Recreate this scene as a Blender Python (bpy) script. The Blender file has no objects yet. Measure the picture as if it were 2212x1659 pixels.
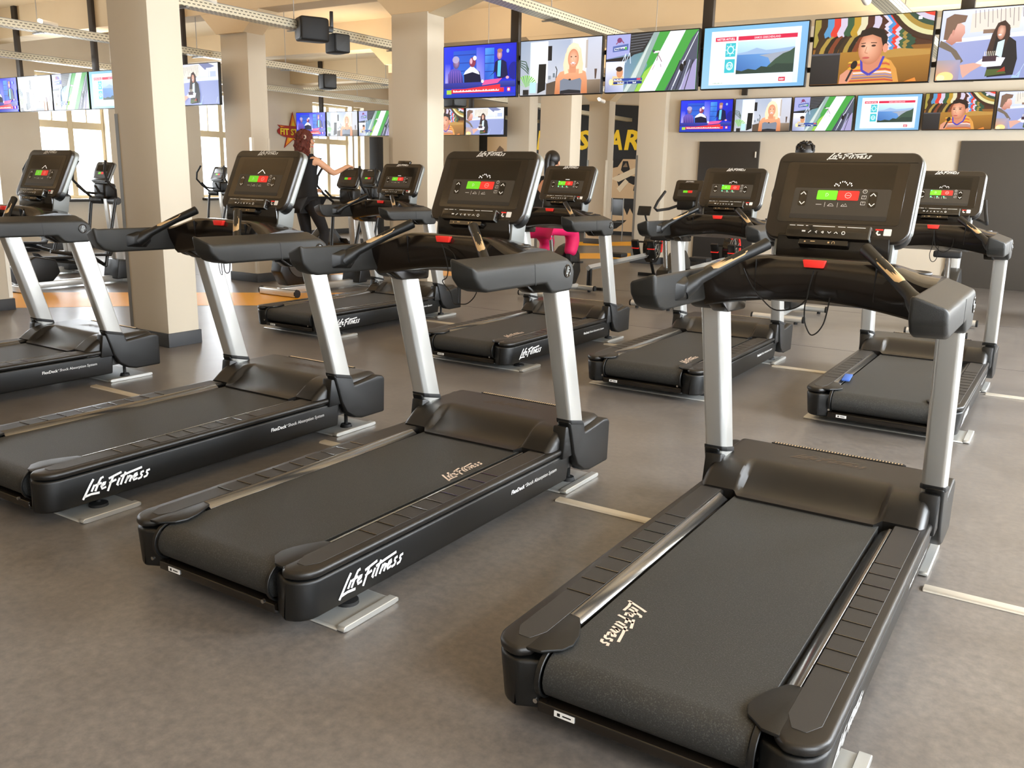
import bpy, bmesh, math, random
from mathutils import Matrix, Vector
random.seed(7)
C = bpy.context.scene.collection
PI = math.pi
# ------------------------------------------------------------------ camera, world, exposure
scn = bpy.context.scene
P_, R_, YAW = math.radians(13.229), math.radians(1.289), math.radians(32.372)
fw = Vector((0, math.cos(P_), -math.sin(P_))); up = Vector((0, math.sin(P_), math.cos(P_))); rt = Vector((1, 0, 0))
rt2 = rt*math.cos(R_)+up*math.sin(R_); up2 = -rt*math.sin(R_)+up*math.cos(R_)
Z = Matrix.Rotation(YAW, 3, 'Z'); rt2 = Z@rt2; up2 = Z@up2; fw = Z@fw
cd = bpy.data.cameras.new('camera'); cam = bpy.data.objects.new('camera', cd); C.objects.link(cam)
cam.matrix_world = Matrix(((rt2.x, up2.x, -fw.x, 0), (rt2.y, up2.y, -fw.y, 0), (rt2.z, up2.z, -fw.z, 1.48), (0, 0, 0, 1)))
cd.sensor_width = 36; cd.lens = 1892.3/2212*36; cd.clip_start = .05; cd.clip_end = 200
scn.camera = cam
scn.view_settings.view_transform = 'Standard'; scn.view_settings.look = 'None'
scn.view_settings.gamma = 1; scn.view_settings.use_curve_mapping = False
scn.view_settings.exposure = 0.17
w = bpy.data.worlds.new('sky'); scn.world = w; w.use_nodes = True
bg = w.node_tree.nodes['Background']; bg.inputs[0].default_value = (.86, .93, 1, 1); bg.inputs[1].default_value = 4.0

def area(name, loc, aim, sx, sy, power, col):
    l = bpy.data.lights.new(name, 'AREA'); l.shape = 'RECTANGLE'; l.size = sx; l.size_y = sy; l.energy = power; l.color = col
    o = bpy.data.objects.new(name, l); C.objects.link(o); o.location = loc
    o.rotation_euler = (Vector(aim)-Vector(loc)).to_track_quat('-Z', 'Y').to_euler(); return o
DAY = (.88, .94, 1.0); WARM = (1.0, .81, .6)
# daylight coming in through the windows of the right wall and the left wall
for y, e in ((-3.2, 110), (.6, 300), (4.4, 520), (8.2, 560), (12.0, 560)):
    area('daylight_right', (2.75, y, 1.95), (0, y, 1.5), 2.2, 2.2, e, DAY)
for i, y in enumerate((2.9, 6.4, 9.9, 13.35, 16.65, 20.1)):
    area('daylight_left', (-16.7, y, 2.1), (0, y, 1.3), 1.5, 2.4, 230, DAY)
# warm uplight thrown onto the ceiling by the tray lamps, plus added ones out of view
UP = [(-1.7, 2.5), (-1.7, 6.9), (-1.7, 11.2), (-4.65, 1.0), (-4.65, 5.4), (-4.65, 9.7), (-4.65, 13.2), (-7.4, 6.1), (-7.4, 10.2), (-7.4, 14.4),
      (-10.4, 6.3), (-10.4, 11.4), (-10.4, 15.9), (-10.4, 19.8), (-13.3, 8.8), (-13.3, 17.5), (-7.4, 19.5), (1.3, 4.5), (1.3, 10.0), (-1.7, -1.8), (-4.65, -2.6), (-7.4, -1.2), (-7.4, 2.2), (-10.4, 1.2), (-10.4, -3.0), (1.3, -.5)]  # last entries, out of view, are added to warm the column fronts
for x, y in UP:
    area('tray_and_fill_uplight', (x, y, 3.12), (x, y+.001, 4), 1.3, 1.3, 17, WARM)

# ------------------------------------------------------------------ helpers
def lin(c):
    if isinstance(c, str):
        c = tuple(int(c[i:i+2], 16)/255 for i in (0, 2, 4))
    return tuple((x/12.92 if x <= .04045 else ((x+.055)/1.055)**2.4) for x in c[:3])+(1,)
MATS = {}
def mat(name, col, rough=.5, metal=0., spec=.5, emit=None, es=1., coat=0., noise=None, bump=None):
    m = bpy.data.materials.new(name); m.use_nodes = True; nt = m.node_tree; b = nt.nodes['Principled BSDF']
    c = lin(col); b.inputs['Base Color'].default_value = c; b.inputs['Roughness'].default_value = rough
    b.inputs['Metallic'].default_value = metal; b.inputs['Specular IOR Level'].default_value = spec
    b.inputs['Coat Weight'].default_value = coat; b.inputs['Coat Roughness'].default_value = .08
    if emit: b.inputs['Emission Color'].default_value = lin(emit); b.inputs['Emission Strength'].default_value = es
    if noise or bump:
        tc = nt.nodes.new('ShaderNodeTexCoord')
    if noise:   # (scale, other colour, low, high)
        n = nt.nodes.new('ShaderNodeTexNoise'); n.inputs['Scale'].default_value = noise[0]; n.inputs['Detail'].default_value = 6
        nt.links.new(tc.outputs['Object'], n.inputs['Vector'])
        r = nt.nodes.new('ShaderNodeValToRGB'); r.color_ramp.elements[0].position = noise[2]; r.color_ramp.elements[1].position = noise[3]
        r.color_ramp.elements[0].color = c; r.color_ramp.elements[1].color = lin(noise[1])
        nt.links.new(n.outputs['Fac'], r.inputs['Fac']); nt.links.new(r.outputs['Color'], b.inputs['Base Color'])
    if bump:    # (scale, strength)
        n2 = nt.nodes.new('ShaderNodeTexNoise'); n2.inputs['Scale'].default_value = bump[0]; n2.inputs['Detail'].default_value = 3
        nt.links.new(tc.outputs['Object'], n2.inputs['Vector'])
        bp = nt.nodes.new('ShaderNodeBump'); bp.inputs['Strength'].default_value = bump[1]; bp.inputs['Distance'].default_value = .002
        nt.links.new(n2.outputs['Fac'], bp.inputs['Height']); nt.links.new(bp.outputs['Normal'], b.inputs['Normal'])
    MATS[name] = m; return m

class MB:
    def __init__(s): s.v = []; s.f = []; s.c = []; s.M = Matrix.Identity(4)
    def add(s, vs, fs, col=None):
        b = len(s.v); s.v += [tuple(s.M@Vector(p)) for p in vs]
        for k, f in enumerate(fs): s.f.append([i+b for i in f]); s.c.append(col)
        return s
    def box(s, c, d, rz=0, rx=0):
        x, y, z = [q/2 for q in d]; R = Matrix.Translation(c)@Matrix.Rotation(rz, 4, 'Z')@Matrix.Rotation(rx, 4, 'X')
        vs = [tuple(R@Vector((a*x, b*y, e*z))) for e in (-1, 1) for b in (-1, 1) for a in (-1, 1)]
        return s.add(vs, [(0, 2, 3, 1), (4, 5, 7, 6), (0, 1, 5, 4), (2, 6, 7, 3), (0, 4, 6, 2), (1, 3, 7, 5)])
    def prism(s, poly, ax, a, b):
        def g(p, t): return {'x': (t, p[0], p[1]), 'y': (p[0], t, p[1]), 'z': (p[0], p[1], t)}[ax]
        n = len(poly); vs = [g(p, a) for p in poly]+[g(p, b) for p in poly]
        return s.add(vs, [list(range(n)), list(range(2*n-1, n-1, -1))]+[(i, i+n, (i+1) % n+n, (i+1) % n) for i in range(n)])
    def loft(s, rings, cap=True):
        n = len(rings[0]); vs = [p for r in rings for p in r]; fs = []
        for k in range(len(rings)-1):
            for i in range(n): j = (i+1) % n; fs.append((k*n+i, k*n+j, (k+1)*n+j, (k+1)*n+i))
        if cap: fs += [list(range(n))[::-1], list(range((len(rings)-1)*n, len(rings)*n))]
        return s.add(vs, fs)
    def tube(s, pts, r, n=10, cap=True, flat=1.0):
        pts = [Vector(p) for p in pts]; rs = r if isinstance(r, (list, tuple)) else [r]*len(pts); rings = []; prev = None
        for i, p in enumerate(pts):
            t = (pts[min(i+1, len(pts)-1)]-pts[max(i-1, 0)]).normalized()
            if prev is None:
                u = Vector((0, 0, 1)) if abs(t.z) < .9 else Vector((1, 0, 0))
            else: u = prev
            u = (u-t*u.dot(t)).normalized(); prev = u; w_ = t.cross(u)
            rings.append([tuple(p+(u*math.cos(a)+w_*flat*math.sin(a))*rs[i]) for a in [2*PI*k/n for k in range(n)]])
        return s.loft(rings, cap)
    def ball(s, c, r, n=12, m=8):
        r = (r,)*3 if not isinstance(r, (tuple, list)) else r; rings = []
        for j in range(m+1):
            a = -PI/2+PI*j/m; k = max(math.cos(a), .02)
            rings.append([(c[0]+r[0]*k*math.cos(2*PI*i/n), c[1]+r[1]*k*math.sin(2*PI*i/n), c[2]+r[2]*math.sin(a)) for i in range(n)])
        return s.loft(rings)
    def ring(s, c, R, r, ax='x', n=24, m=6, a0=0, a1=2*PI):
        pts = []
        full = abs(a1-a0-2*PI) < 1e-6; N = n
        for i in range(N+1):
            a = a0+(a1-a0)*i/N; u, v_ = R*math.cos(a), R*math.sin(a)
            pts.append({'x': (c[0], c[1]+u, c[2]+v_), 'y': (c[0]+u, c[1], c[2]+v_), 'z': (c[0]+u, c[1]+v_, c[2])}[ax])
        return s.tube(pts, r, m, cap=not full)
    def build(s, name, m, parent=None, bevel=0, seg=2, smooth=True, ang=35, label=None):
        me = bpy.data.meshes.new(name); bm = bmesh.new(); vv = [bm.verts.new(p) for p in s.v]
        lay = bm.loops.layers.float_color.new('Col') if any(c is not None for c in s.c) else None
        for f, c in zip(s.f, s.c):
            try: F = bm.faces.new([vv[i] for i in f])
            except ValueError: continue
            if lay and c is not None:
                for k, l in enumerate(F.loops): l[lay] = c[k % len(c)] if isinstance(c, list) else c
        if not lay:
            bmesh.ops.recalc_face_normals(bm, faces=bm.faces)
        if bevel:
            es = [e for e in bm.edges if len(e.link_faces) == 2 and e.calc_face_angle(0) > .45]
            bmesh.ops.bevel(bm, geom=es, offset=bevel, segments=seg, profile=.5, affect='EDGES', clamp_overlap=True)
        bm.to_mesh(me); bm.free()
        if smooth and not lay:
            for p in me.polygons: p.use_smooth = True
            me.set_sharp_from_angle(angle=math.radians(ang))
        o = bpy.data.objects.new(name, me); C.objects.link(o); me.materials.append(m if not isinstance(m, str) else MATS[m])
        if parent: o.parent = parent
        if label: o['label'] = label
        return o
def empty(name, loc, rz=0):
    o = bpy.data.objects.new(name, None); C.objects.link(o); o.location = loc; o.rotation_euler = (0, 0, rz); o.empty_display_size = .1; return o
def tag(o, label, cat, group=None):
    o['label'] = label; o['category'] = cat
    if group: o['group'] = group
    return o
def struct(o): o['kind'] = 'structure'; return o
def copy_tree(o, parent=None):
    c = o.copy(); C.objects.link(c); c.parent = parent
    for ch in list(o.children): copy_tree(ch, c)
    return c
def rrect(w_, h, r, n=5, cx=0, cy=0):
    rs = r if isinstance(r, (tuple, list)) else (r,)*4; out = []   # corners: br, tr, tl, bl
    for k, (sx, sy) in enumerate(((1, -1), (1, 1), (-1, 1), (-1, -1))):
        q = rs[k]; ox, oy = cx+sx*(w_/2-q), cy+sy*(h/2-q); a0 = (-PI/2, 0, PI/2, PI)[k]
        out += [(ox+q*math.cos(a0+PI/2*i/n), oy+q*math.sin(a0+PI/2*i/n)) for i in range(n+1)]
    return out
TXT = {}
def text(body, offset=0., shear=0.):
    """letters as flat polygons: vertices normalised to height 1, faces, width"""
    k = (body, offset, shear)
    if k in TXT: return TXT[k]
    cu = bpy.data.curves.new('lettering', 'FONT'); cu.body = body; cu.offset = offset; cu.shear = shear; cu.resolution_u = 2
    o = bpy.data.objects.new('lettering', cu); C.objects.link(o); bpy.context.view_layer.update()
    dg = bpy.context.evaluated_depsgraph_get(); me = o.evaluated_get(dg).to_mesh()
    vs = [tuple(v.co) for v in me.vertices]; fs = [list(p.vertices) for p in me.polygons]
    bpy.data.objects.remove(o); bpy.data.curves.remove(cu)
    x0 = min(v[0] for v in vs); x1 = max(v[0] for v in vs); y0 = min(v[1] for v in vs); y1 = max(v[1] for v in vs); h = y1-y0
    TXT[k] = ([((v[0]-x0)/h, (v[1]-y0)/h) for v in vs], fs, (x1-x0)/h); return TXT[k]
def put_text(mb, body, M, width, height=None, offset=0., shear=0., col=None):
    vs, fs, w_ = text(body, offset, shear); sx = width/w_; sy = height or sx
    old = mb.M; mb.M = old@M; mb.add([(a*sx, b*sy, 0) for a, b in vs], fs, col); mb.M = old
def strokes(mb, lines, wd, M, sx, sy):
    """brush strokes: ribbons of width wd in stroke units"""
    old = mb.M; mb.M = old@M
    for L in lines:
        pts = [Vector((p[0]*sx, p[1]*sy, 0)) for p in L]; a = []; b = []; h = wd*(sx+sy)/4
        for i, p in enumerate(pts):
            t = (pts[min(i+1, len(pts)-1)]-pts[max(i-1, 0)]).normalized(); n = Vector((-t.y, t.x, 0))*h
            if i == 0: p = p-t*h*.5
            if i == len(pts)-1: p = p+t*h*.5
            a.append(tuple(p+n)); b.append(tuple(p-n))
        n_ = len(a); mb.add(a+b, [(i, i+n_, i+n_+1, i+1) for i in range(n_-1)])
    mb.M = old
def frame(o, x, y):      # a 4x4 whose local x and y follow the two directions
    x = Vector(x).normalized(); y = Vector(y); y = (y-x*y.dot(x)).normalized(); z = x.cross(y)
    return Matrix(((x.x, y.x, z.x, o[0]), (x.y, y.y, z.y, o[1]), (x.z, y.z, z.z, o[2]), (0, 0, 0, 1)))
LOGO = [[(1.3, 2.5), (.95, 1.9), (.3, .6), (0, 0)], [(.2, .3), (1.0, .42), (2.0, .3)], [(1.42, 1.6), (1.08, .85)],
        [(2.55, 2.45), (2.3, 2.4), (1.98, 1.8), (1.55, .75)], [(1.6, 1.55), (2.3, 1.65)],
        [(2.35, 1.15), (2.75, 1.35), (2.85, 1.6), (2.6, 1.6), (2.3, 1.15), (2.4, .75), (2.85, .85)],
        [(3.9, 2.15), (3.5, 1.2), (3.15, .2)], [(3.35, 2.0), (4.1, 2.2), (4.9, 2.4)], [(3.4, 1.3), (4.2, 1.5)],
        [(4.7, 1.55), (4.35, .7), (4.5, .6)], [(5.5, 2.2), (5.1, 1.3), (4.85, .6)], [(4.9, 1.8), (6.2, 2.05), (7.7, 2.25)],
        [(5.85, 1.5), (5.45, .6)], [(5.6, 1.0), (6.1, 1.5), (6.35, 1.4), (6.05, .65)],
        [(6.55, 1.0), (7.1, 1.3), (7.05, 1.58), (6.8, 1.5), (6.5, 1.0), (6.6, .65), (7.05, .75)],
        [(7.95, 1.55), (7.65, 1.5), (7.6, 1.25), (7.75, 1.0), (7.6, .7), (7.25, .62)], [(8.8, 1.55), (8.45, 1.5), (8.4, 1.25), (8.55, 1.0), (8.4, .7), (8.05, .62)]]
def logo(mb, M, width, k=.85): strokes(mb, LOGO, .3, M, width/8.8, width/8.8*k)

# ------------------------------------------------------------------ materials
mat('wall_paint', 'd0c5b2', .75, noise=(1.5, 'd6ccba', .3, .7))
mat('ceiling_paint', 'dcc6a2', .8, noise=(1.2, 'e2cdaa', .3, .7))
mat('column_paint', 'cfc4b0', .7)
mat('dark_base', '3d3f42', .6)
mat('floor_lino', '75716d', .25, spec=.6, noise=(3.0, '696561', .3, .7))
mat('orange_floor', 'f2ac12', .4)
mat('black_plastic', '0b0c0c', .38, bump=(900, .25))
mat('black_grain', '262624', .4, bump=(700, .5))
mat('black_gloss', '17130f', .16, coat=.3)
mat('dash_gloss', '19130e', .22, coat=.25)
mat('brown_bezel', '1e1813', .3, spec=.6)
mat('black_glass', '17120e', .12, spec=.6)
mat('cover_satin', '191715', .33, bump=(900, .2))
mat('display_off', '0d0b09', .1)
mat('keypad_grey', '3c3833', .4)
mat('rubber', '121212', .65)
mat('belt_rubber', '282928', .56, noise=(260, '4a4b49', .52, .72), bump=(400, .6))
mat('insert_grey', '2b2927', .5, bump=(600, .3))
mat('silver_paint', 'd6d6d2', .3, metal=.65)
mat('silver_rim', '858885', .42, metal=.5)
mat('grey_plastic', '6a6c69', .45)
mat('guard_steel_lit', 'e0d6c4', .28, metal=.55)
mat('strip_metal', '807f7d', .2, metal=.9)
mat('chrome', 'c8c8c6', .2, metal=1)
mat('steel', '9a9a98', .35, metal=.9)
mat('aluminium', 'c6c7c3', .38, metal=.6)
mat('brushed_gold', 'd2b488', .4, metal=.3)
mat('white_print', 'eeeeec', .5)
mat('pink_print', 'd8c4b4', .6)
mat('faint_print', '4a3c2e', .5)
mat('led_white', 'ffffff', .5, emit='fff4ea', es=1.1)
mat('green_key', '6fd02a', .4, emit='6fd82a', es=.35)
mat('red_key', 'e8302a', .4, emit='e8302a', es=.35)
mat('red_plastic', 'f0342c', .4, emit='f0342c', es=.08)
mat('green_led', '40ff80', .4, emit='50ff90', es=3)
mat('wire_black', '0e0e0e', .5)
mat('dark_steel', '3a332c', .5, metal=.3)
mat('dark_panel', '4a4641', .5)
mat('near_black_panel', '2e2b28', .45)
mat('off_white', 'd9d3c6', .6)
mat('beige_wood', '7b6a55', .6)
mat('skin', 'd69a78', .55)
mat('skin_light', 'e0ab88', .55)
mat('hair_auburn', '4a2016', .8, noise=(60, '6a2c1c', .3, .7))
mat('hair_black', '15110f', .45)
mat('cloth_black', '141416', .85)
mat('cloth_pink', 'd8145c', .7)
mat('bulb', 'fff3d8', .5, emit='fff0d0', es=14)
mat('window_frame', 'cdbd9d', .6)
mat('yellow_letter', 'f0c818', .6, emit='f0c818', es=.12)
mat('star_red', 'a02418', .6)
mat('star_orange', 'ef9a20', .6)
mat('star_yellow', 'e8d62a', .6)
mat('poster_black', '0c0b0a', .6)
mat('poster_cream', 'd9bb94', .7)
mat('blue_towel', '3a5fae', .8)
m = bpy.data.materials.new('screen_picture'); m.use_nodes = True; nt = m.node_tree; b = nt.nodes['Principled BSDF']
at = nt.nodes.new('ShaderNodeVertexColor'); at.layer_name = 'Col'
b.inputs['Base Color'].default_value = (.01, .01, .01, 1); b.inputs['Roughness'].default_value = .3
nt.links.new(at.outputs[0], b.inputs['Emission Color']); b.inputs['Emission Strength'].default_value = 1.12; MATS['screen_picture'] = m
m = bpy.data.materials.new('print_picture'); m.use_nodes = True; nt = m.node_tree; b = nt.nodes['Principled BSDF']
at = nt.nodes.new('ShaderNodeVertexColor'); at.layer_name = 'Col'; nt.links.new(at.outputs[0], b.inputs['Base Color'])
b.inputs['Roughness'].default_value = .7; MATS['print_picture'] = m
m = bpy.data.materials.new('window_glass'); m.use_nodes = True; nt = m.node_tree; nt.nodes.remove(nt.nodes['Principled BSDF'])
tr = nt.nodes.new('ShaderNodeBsdfTransparent'); gl = nt.nodes.new('ShaderNodeBsdfGlossy'); gl.inputs['Roughness'].default_value = .02
mx = nt.nodes.new('ShaderNodeMixShader'); mx.inputs[0].default_value = .06
nt.links.new(tr.outputs[0], mx.inputs[1]); nt.links.new(gl.outputs[0], mx.inputs[2]); nt.links.new(mx.outputs[0], nt.nodes['Material Output'].inputs[0]); MATS['window_glass'] = m
# perforated galvanised steel of the cable trays: rows of slots as a repeating pattern
m = bpy.data.materials.new('perforated_steel'); m.use_nodes = True; nt = m.node_tree; b = nt.nodes['Principled BSDF']
b.inputs['Metallic'].default_value = .5; b.inputs['Roughness'].default_value = .45
tc = nt.nodes.new('ShaderNodeTexCoord'); mp = nt.nodes.new('ShaderNodeMapping'); mp.inputs['Rotation'].default_value = (0, 0, PI/2)
vo = nt.nodes.new('ShaderNodeTexBrick'); vo.inputs['Scale'].default_value = 1; vo.inputs['Color1'].default_value = (.02, .02, .015, 1); vo.inputs['Color2'].default_value = (.03, .03, .02, 1)
vo.inputs['Mortar'].default_value = lin('d6cfb8'); vo.inputs['Mortar Size'].default_value = .012; vo.inputs['Brick Width'].default_value = .055; vo.inputs['Row Height'].default_value = .03; vo.inputs['Mortar Smooth'].default_value = .1
co = nt.nodes.new('ShaderNodeSeparateXYZ'); cb = nt.nodes.new('ShaderNodeCombineXYZ'); ad = nt.nodes.new('ShaderNodeMath'); ad.operation = 'ADD'
nt.links.new(tc.outputs['Object'], co.inputs[0]); nt.links.new(co.outputs['Y'], cb.inputs['X']); nt.links.new(co.outputs['X'], ad.inputs[0]); nt.links.new(co.outputs['Z'], ad.inputs[1]); nt.links.new(ad.outputs[0], cb.inputs['Y'])
nt.links.new(cb.outputs[0], vo.inputs['Vector']); nt.links.new(vo.outputs['Color'], b.inputs['Base Color']); MATS['perforated_steel'] = m
# floor sheet vinyl: two scales of mottling and darker scuffs
m = MATS['floor_lino']; nt = m.node_tree; b = nt.nodes['Principled BSDF']
tc = [n for n in nt.nodes if n.type == 'TEX_COORD'][0]; rp = [n for n in nt.nodes if n.type == 'VALTORGB'][0]
n1 = nt.nodes.new('ShaderNodeTexNoise'); n1.inputs['Scale'].default_value = 28; n1.inputs['Detail'].default_value = 8; n1.inputs['Roughness'].default_value = .7
nt.links.new(tc.outputs['Object'], n1.inputs['Vector'])
r1 = nt.nodes.new('ShaderNodeValToRGB'); r1.color_ramp.elements[0].position = .35; r1.color_ramp.elements[1].position = .7
r1.color_ramp.elements[0].color = (.72, .72, .74, 1); r1.color_ramp.elements[1].color = (1.18, 1.14, 1.1, 1)
nt.links.new(n1.outputs['Fac'], r1.inputs['Fac'])
ml = nt.nodes.new('ShaderNodeMix'); ml.data_type = 'RGBA'; ml.blend_type = 'MULTIPLY'; ml.inputs['Factor'].default_value = 1
nt.links.new(rp.outputs['Color'], ml.inputs['A']); nt.links.new(r1.outputs['Color'], ml.inputs['B']); nt.links.new(ml.outputs['Result'], b.inputs['Base Color'])
mr = nt.nodes.new('ShaderNodeMapRange'); mr.inputs['To Min'].default_value = .22; mr.inputs['To Max'].default_value = .42
nt.links.new(n1.outputs['Fac'], mr.inputs['Value']); nt.links.new(mr.outputs[0], b.inputs['Roughness'])
# ------------------------------------------------------------------ the room
XL, XR, YR, YB, HC = -16.0, 2.2, -5.4, 22.5, 3.95
struct(MB().box(((XL+XR)/2, (YR+YB)/2, -.1), (XR-XL+.8, YB-YR+.8, .2)).build('floor', 'floor_lino', smooth=False))
struct(MB().box(((XL+XR)/2, (YR+YB)/2, HC+.1), (XR-XL+.8, YB-YR+.8, .2)).build('ceiling', 'ceiling_paint', smooth=False))
def wall(name, ax, pos, thick, a0, a1, openings, m='wall_paint'):
    """wall along ax ('x' or 'y') at pos..pos+thick with openings (start, end, sill, head)"""
    mb = MB()
    def piece(s, e, z0, z1):
        if ax == 'y': mb.box((pos+thick/2, (s+e)/2, (z0+z1)/2), (abs(thick), e-s, z1-z0))
        else: mb.box(((s+e)/2, pos+thick/2, (z0+z1)/2), (e-s, abs(thick), z1-z0))
    c = a0
    for s, e, z0, z1 in sorted(openings):
        piece(c, s, 0, HC); piece(s, e, 0, z0); piece(s, e, z1, HC); c = e
    piece(c, a1, 0, HC)
    return struct(mb.build(name, m, smooth=False))
LW = [(y, y+1.37, .92, 3.15) for y in (2.45, 5.82, 9.2, 12.68, 15.98, 19.4)]+[(17.42, 17.8, .5, 3.15)]  # narrow last opening is added to stand for a bright white reveal
RW = [(y-1.1, y+1.1, .8, 3.1) for y in (-3.2, .6, 4.4, 8.2, 12.0)]
BW = []
wall('wall_left', 'y', XL, -.35, YR, YB, LW)
wall('wall_right', 'y', XR, .3, YR, YB, RW)
wall('wall_rear', 'x', YR, -.3, XL, XR, BW)
wall('wall_back', 'x', YB, .3, XL, -6.43, [])
wall('wall_front', 'x', 15.15, .3, -6.43, XR, [])
wn = [0]
def window(ax, pos, thick, s, e, z0, z1, mull=True):
    wn[0] += 1; mb = MB(); d = .07; mid = pos+thick*.6; fwd = .05
    def bar(a, b, c, e_, w_=fwd):
        if ax == 'y': mb.box((mid, (a+b)/2, (c+e_)/2), (d, b-a, e_-c))
        else: mb.box(((a+b)/2, mid, (c+e_)/2), (b-a, d, e_-c))
    f = .06
    bar(s, s+f, z0, z1); bar(e-f, e, z0, z1); bar(s+f, e-f, z0, z0+f); bar(s+f, e-f, z1-f, z1)
    if mull:
        m_ = (s+e)/2; bar(m_-.055, m_+.055, z0+f, z1-f); bar(s+f, m_-.055, 2.2, 2.33); bar(m_+.055, e-f, 2.2, 2.33)
        for q in ((s+f+m_-.055)/2, (e-f+m_+.055)/2): bar(q-.012, q+.012, 2.33, z1-f)
    o = struct(mb.build('window_%d' % wn[0], 'window_frame', bevel=.008, smooth=False))
    g = MB()
    if ax == 'y': g.box((mid, (s+e)/2, (z0+z1)/2), (.006, e-s-.04, z1-z0-.04))
    else: g.box(((s+e)/2, mid, (z0+z1)/2), (e-s-.04, .006, z1-z0-.04))
    g.build('window_pane', 'window_glass', o, smooth=False)
    s_ = MB(); inn = -1 if thick > 0 else 1
    if ax == 'y': s_.box((pos+inn*.03, (s+e)/2, z0-.025), (.22, e-s+.1, .05))
    else: s_.box(((s+e)/2, pos+inn*.03, z0-.025), (e-s+.1, .22, .05))
    s_.build('window_sill', 'near_black_panel', o, bevel=.006)
for a in LW: window('y', XL, -.35, *a, mull=a[1]-a[0] > 1)
for a in RW: window('y', XR, .3, *a)
for a in BW: window('x', YR, -.3, *a)
bb = .12
struct(MB().box((XL+.012, (YR+YB)/2, bb/2), (.024, YB-YR, bb)).build('baseboard_left', 'dark_base', bevel=.004))
struct(MB().box(((-6.43+XR)/2, 15.138, bb/2), (XR+6.43, .024, bb)).build('baseboard_front', 'dark_base', bevel=.004))
# ceiling beams along each column row, with haunches at the columns
COLS = [(-6.43, 4.65, (2,)), (-6.43, 8.22, ()), (-6.43, 11.58, ()), (-6.43, 14.98, (2,)), (-9.45, 4.65, (0, 1)), (-9.45, 8.3, (0, 1)), (-9.45, 11.7, ()), (-9.45, 15.33, ()), (-9.45, 18.8, (0, 1, 2))]
tn = 0
for y, xs in ((1.2, (-6.43, -9.45)), (4.65, (-6.43, -9.45)), (8.25, (-6.43, -9.45)), (11.62, (-6.43, -9.45)), (15.3, (-9.45,)), (18.8, (-9.45,))):
    tn += 1; x1 = XR if y < 15 else -6.43
    mb = MB().box(((XL+x1)/2, y+.155, (3.5+HC)/2), (x1-XL, .35, HC-3.5))
    for x in xs:
        mb.prism([(x-.52-.3, 3.5), (x-.52, 3.24), (x, 3.24), (x+(.95 if x > -7 else .3), 3.5)], 'y', y-.01, y+.32)
    struct(mb.build('trim_%d' % tn, 'ceiling_paint', smooth=False))
for k, (x, y, gs) in enumerate(COLS):
    c = empty('column', (x, y, 0)); c['kind'] = 'structure'
    MB().box((-.26, .155, 1.63), (.52, .31, 3.26)).build('shaft', 'column_paint', c, bevel=.006)
    MB().box((-.26, .155, bb/2), (.55, .34, bb)).build('base', 'dark_base', c, bevel=.004)
    for gi in gs:
        cx, cy, sx, sy = ((0, 0, -1, 1), (0, .31, -1, -1), (-.52, 0, 1, 1))[gi]
        g = MB(); ox, oy = cx-sx*.003, cy-sy*.003
        g.prism([(ox, oy), (ox+sx*.042, oy), (ox+sx*.042, oy+sy*.002), (ox+sx*.002, oy+sy*.002), (ox+sx*.002, oy+sy*.042), (ox, oy+sy*.042)], 'z', bb+.01, 1.93)
        g.build('corner_guard', 'steel' if gi == 2 else 'guard_steel_lit', c, smooth=False)  # paler copy has its bright reflections put into the colour; front-left keeps plain steel
# dark doors in the far wall
def door(n, x0, x1, h):
    d = MB().box(((x0+x1)/2, 15.13, h/2), (x1-x0, .05, h)).build('door_%d' % n, 'near_black_panel' if n == 1 else 'dark_panel', bevel=.004); struct(d)
    MB().box((x1-.05 if n == 1 else x0+.07, 15.095, h*.9 if n == 1 else 1.05), (.02, .03, .1)).build('door_handle', 'off_white', d, bevel=.004)
door(1, -5.81, -4.75, 2.17); door(2, -1.69, 1.2, 2.17)
# floor markings and sheet seams
def strip(name, pts_in, pts_out, m, z=.0015):
    n = len(pts_in); mb = MB().add([(x, y, z) for x, y in pts_in]+[(x, y, z) for x, y in pts_out], [(i, i+1, n+i+1, n+i) for i in range(n-1)])
    return mb.build(name, m, smooth=False)
o = strip('floor_line', [(-10.3, 4.2), (-9.25, 5.33), (-8.79, 5.85), (-8.26, 6.39), (-7.4, 7.152), (-6.9, 7.6)], [(-11.3, 5.0), (-10.3, 6.1), (-9.6, 6.72), (-9.17, 7.1), (-8.228, 7.93), (-7.7, 8.4)], 'orange_floor')
tag(o, 'broad orange curved band on the floor beside the nearest column', 'floor marking')
o = strip('floor_line', [(-10.2, 8.75), (-9.239, 9.91), (-8.109, 10.74), (-7.904, 10.938)], [(-10.5, 9.3), (-9.3, 10.7), (-8.779, 11.55), (-8.56, 11.845)], 'orange_floor')
tag(o, 'orange floor band seen between the second treadmill row and the columns', 'floor marking')
o = strip('floor_line', [(-8.6, 14.45), (-8.088, 14.876), (-7.307, 15.698), (-6.9, 16.1)], [(-9.2, 15.6), (-8.712, 16.017), (-7.883, 16.921), (-7.5, 17.3)], 'orange_floor')
tag(o, 'orange floor band behind the rowing machines, left of the far wall end', 'floor marking')
o = strip('floor_line', [(-10.0, 17.7), (-9.109, 18.524), (-8.796, 18.885), (-8.2, 19.5)], [(-10.5, 18.8), (-9.667, 19.65), (-9.411, 20.194), (-8.8, 20.8)], 'orange_floor')
tag(o, 'orange floor band at the far mural wall, farthest of all', 'floor marking')
o = MB().tube([(-9.34, 8.88, .001), (-9.34, 8.88, .002)], [.13, .13], 16).build('floor_dot', 'orange_floor'); tag(o, 'small yellow dot on the floor right of the second column', 'floor marking')
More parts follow.
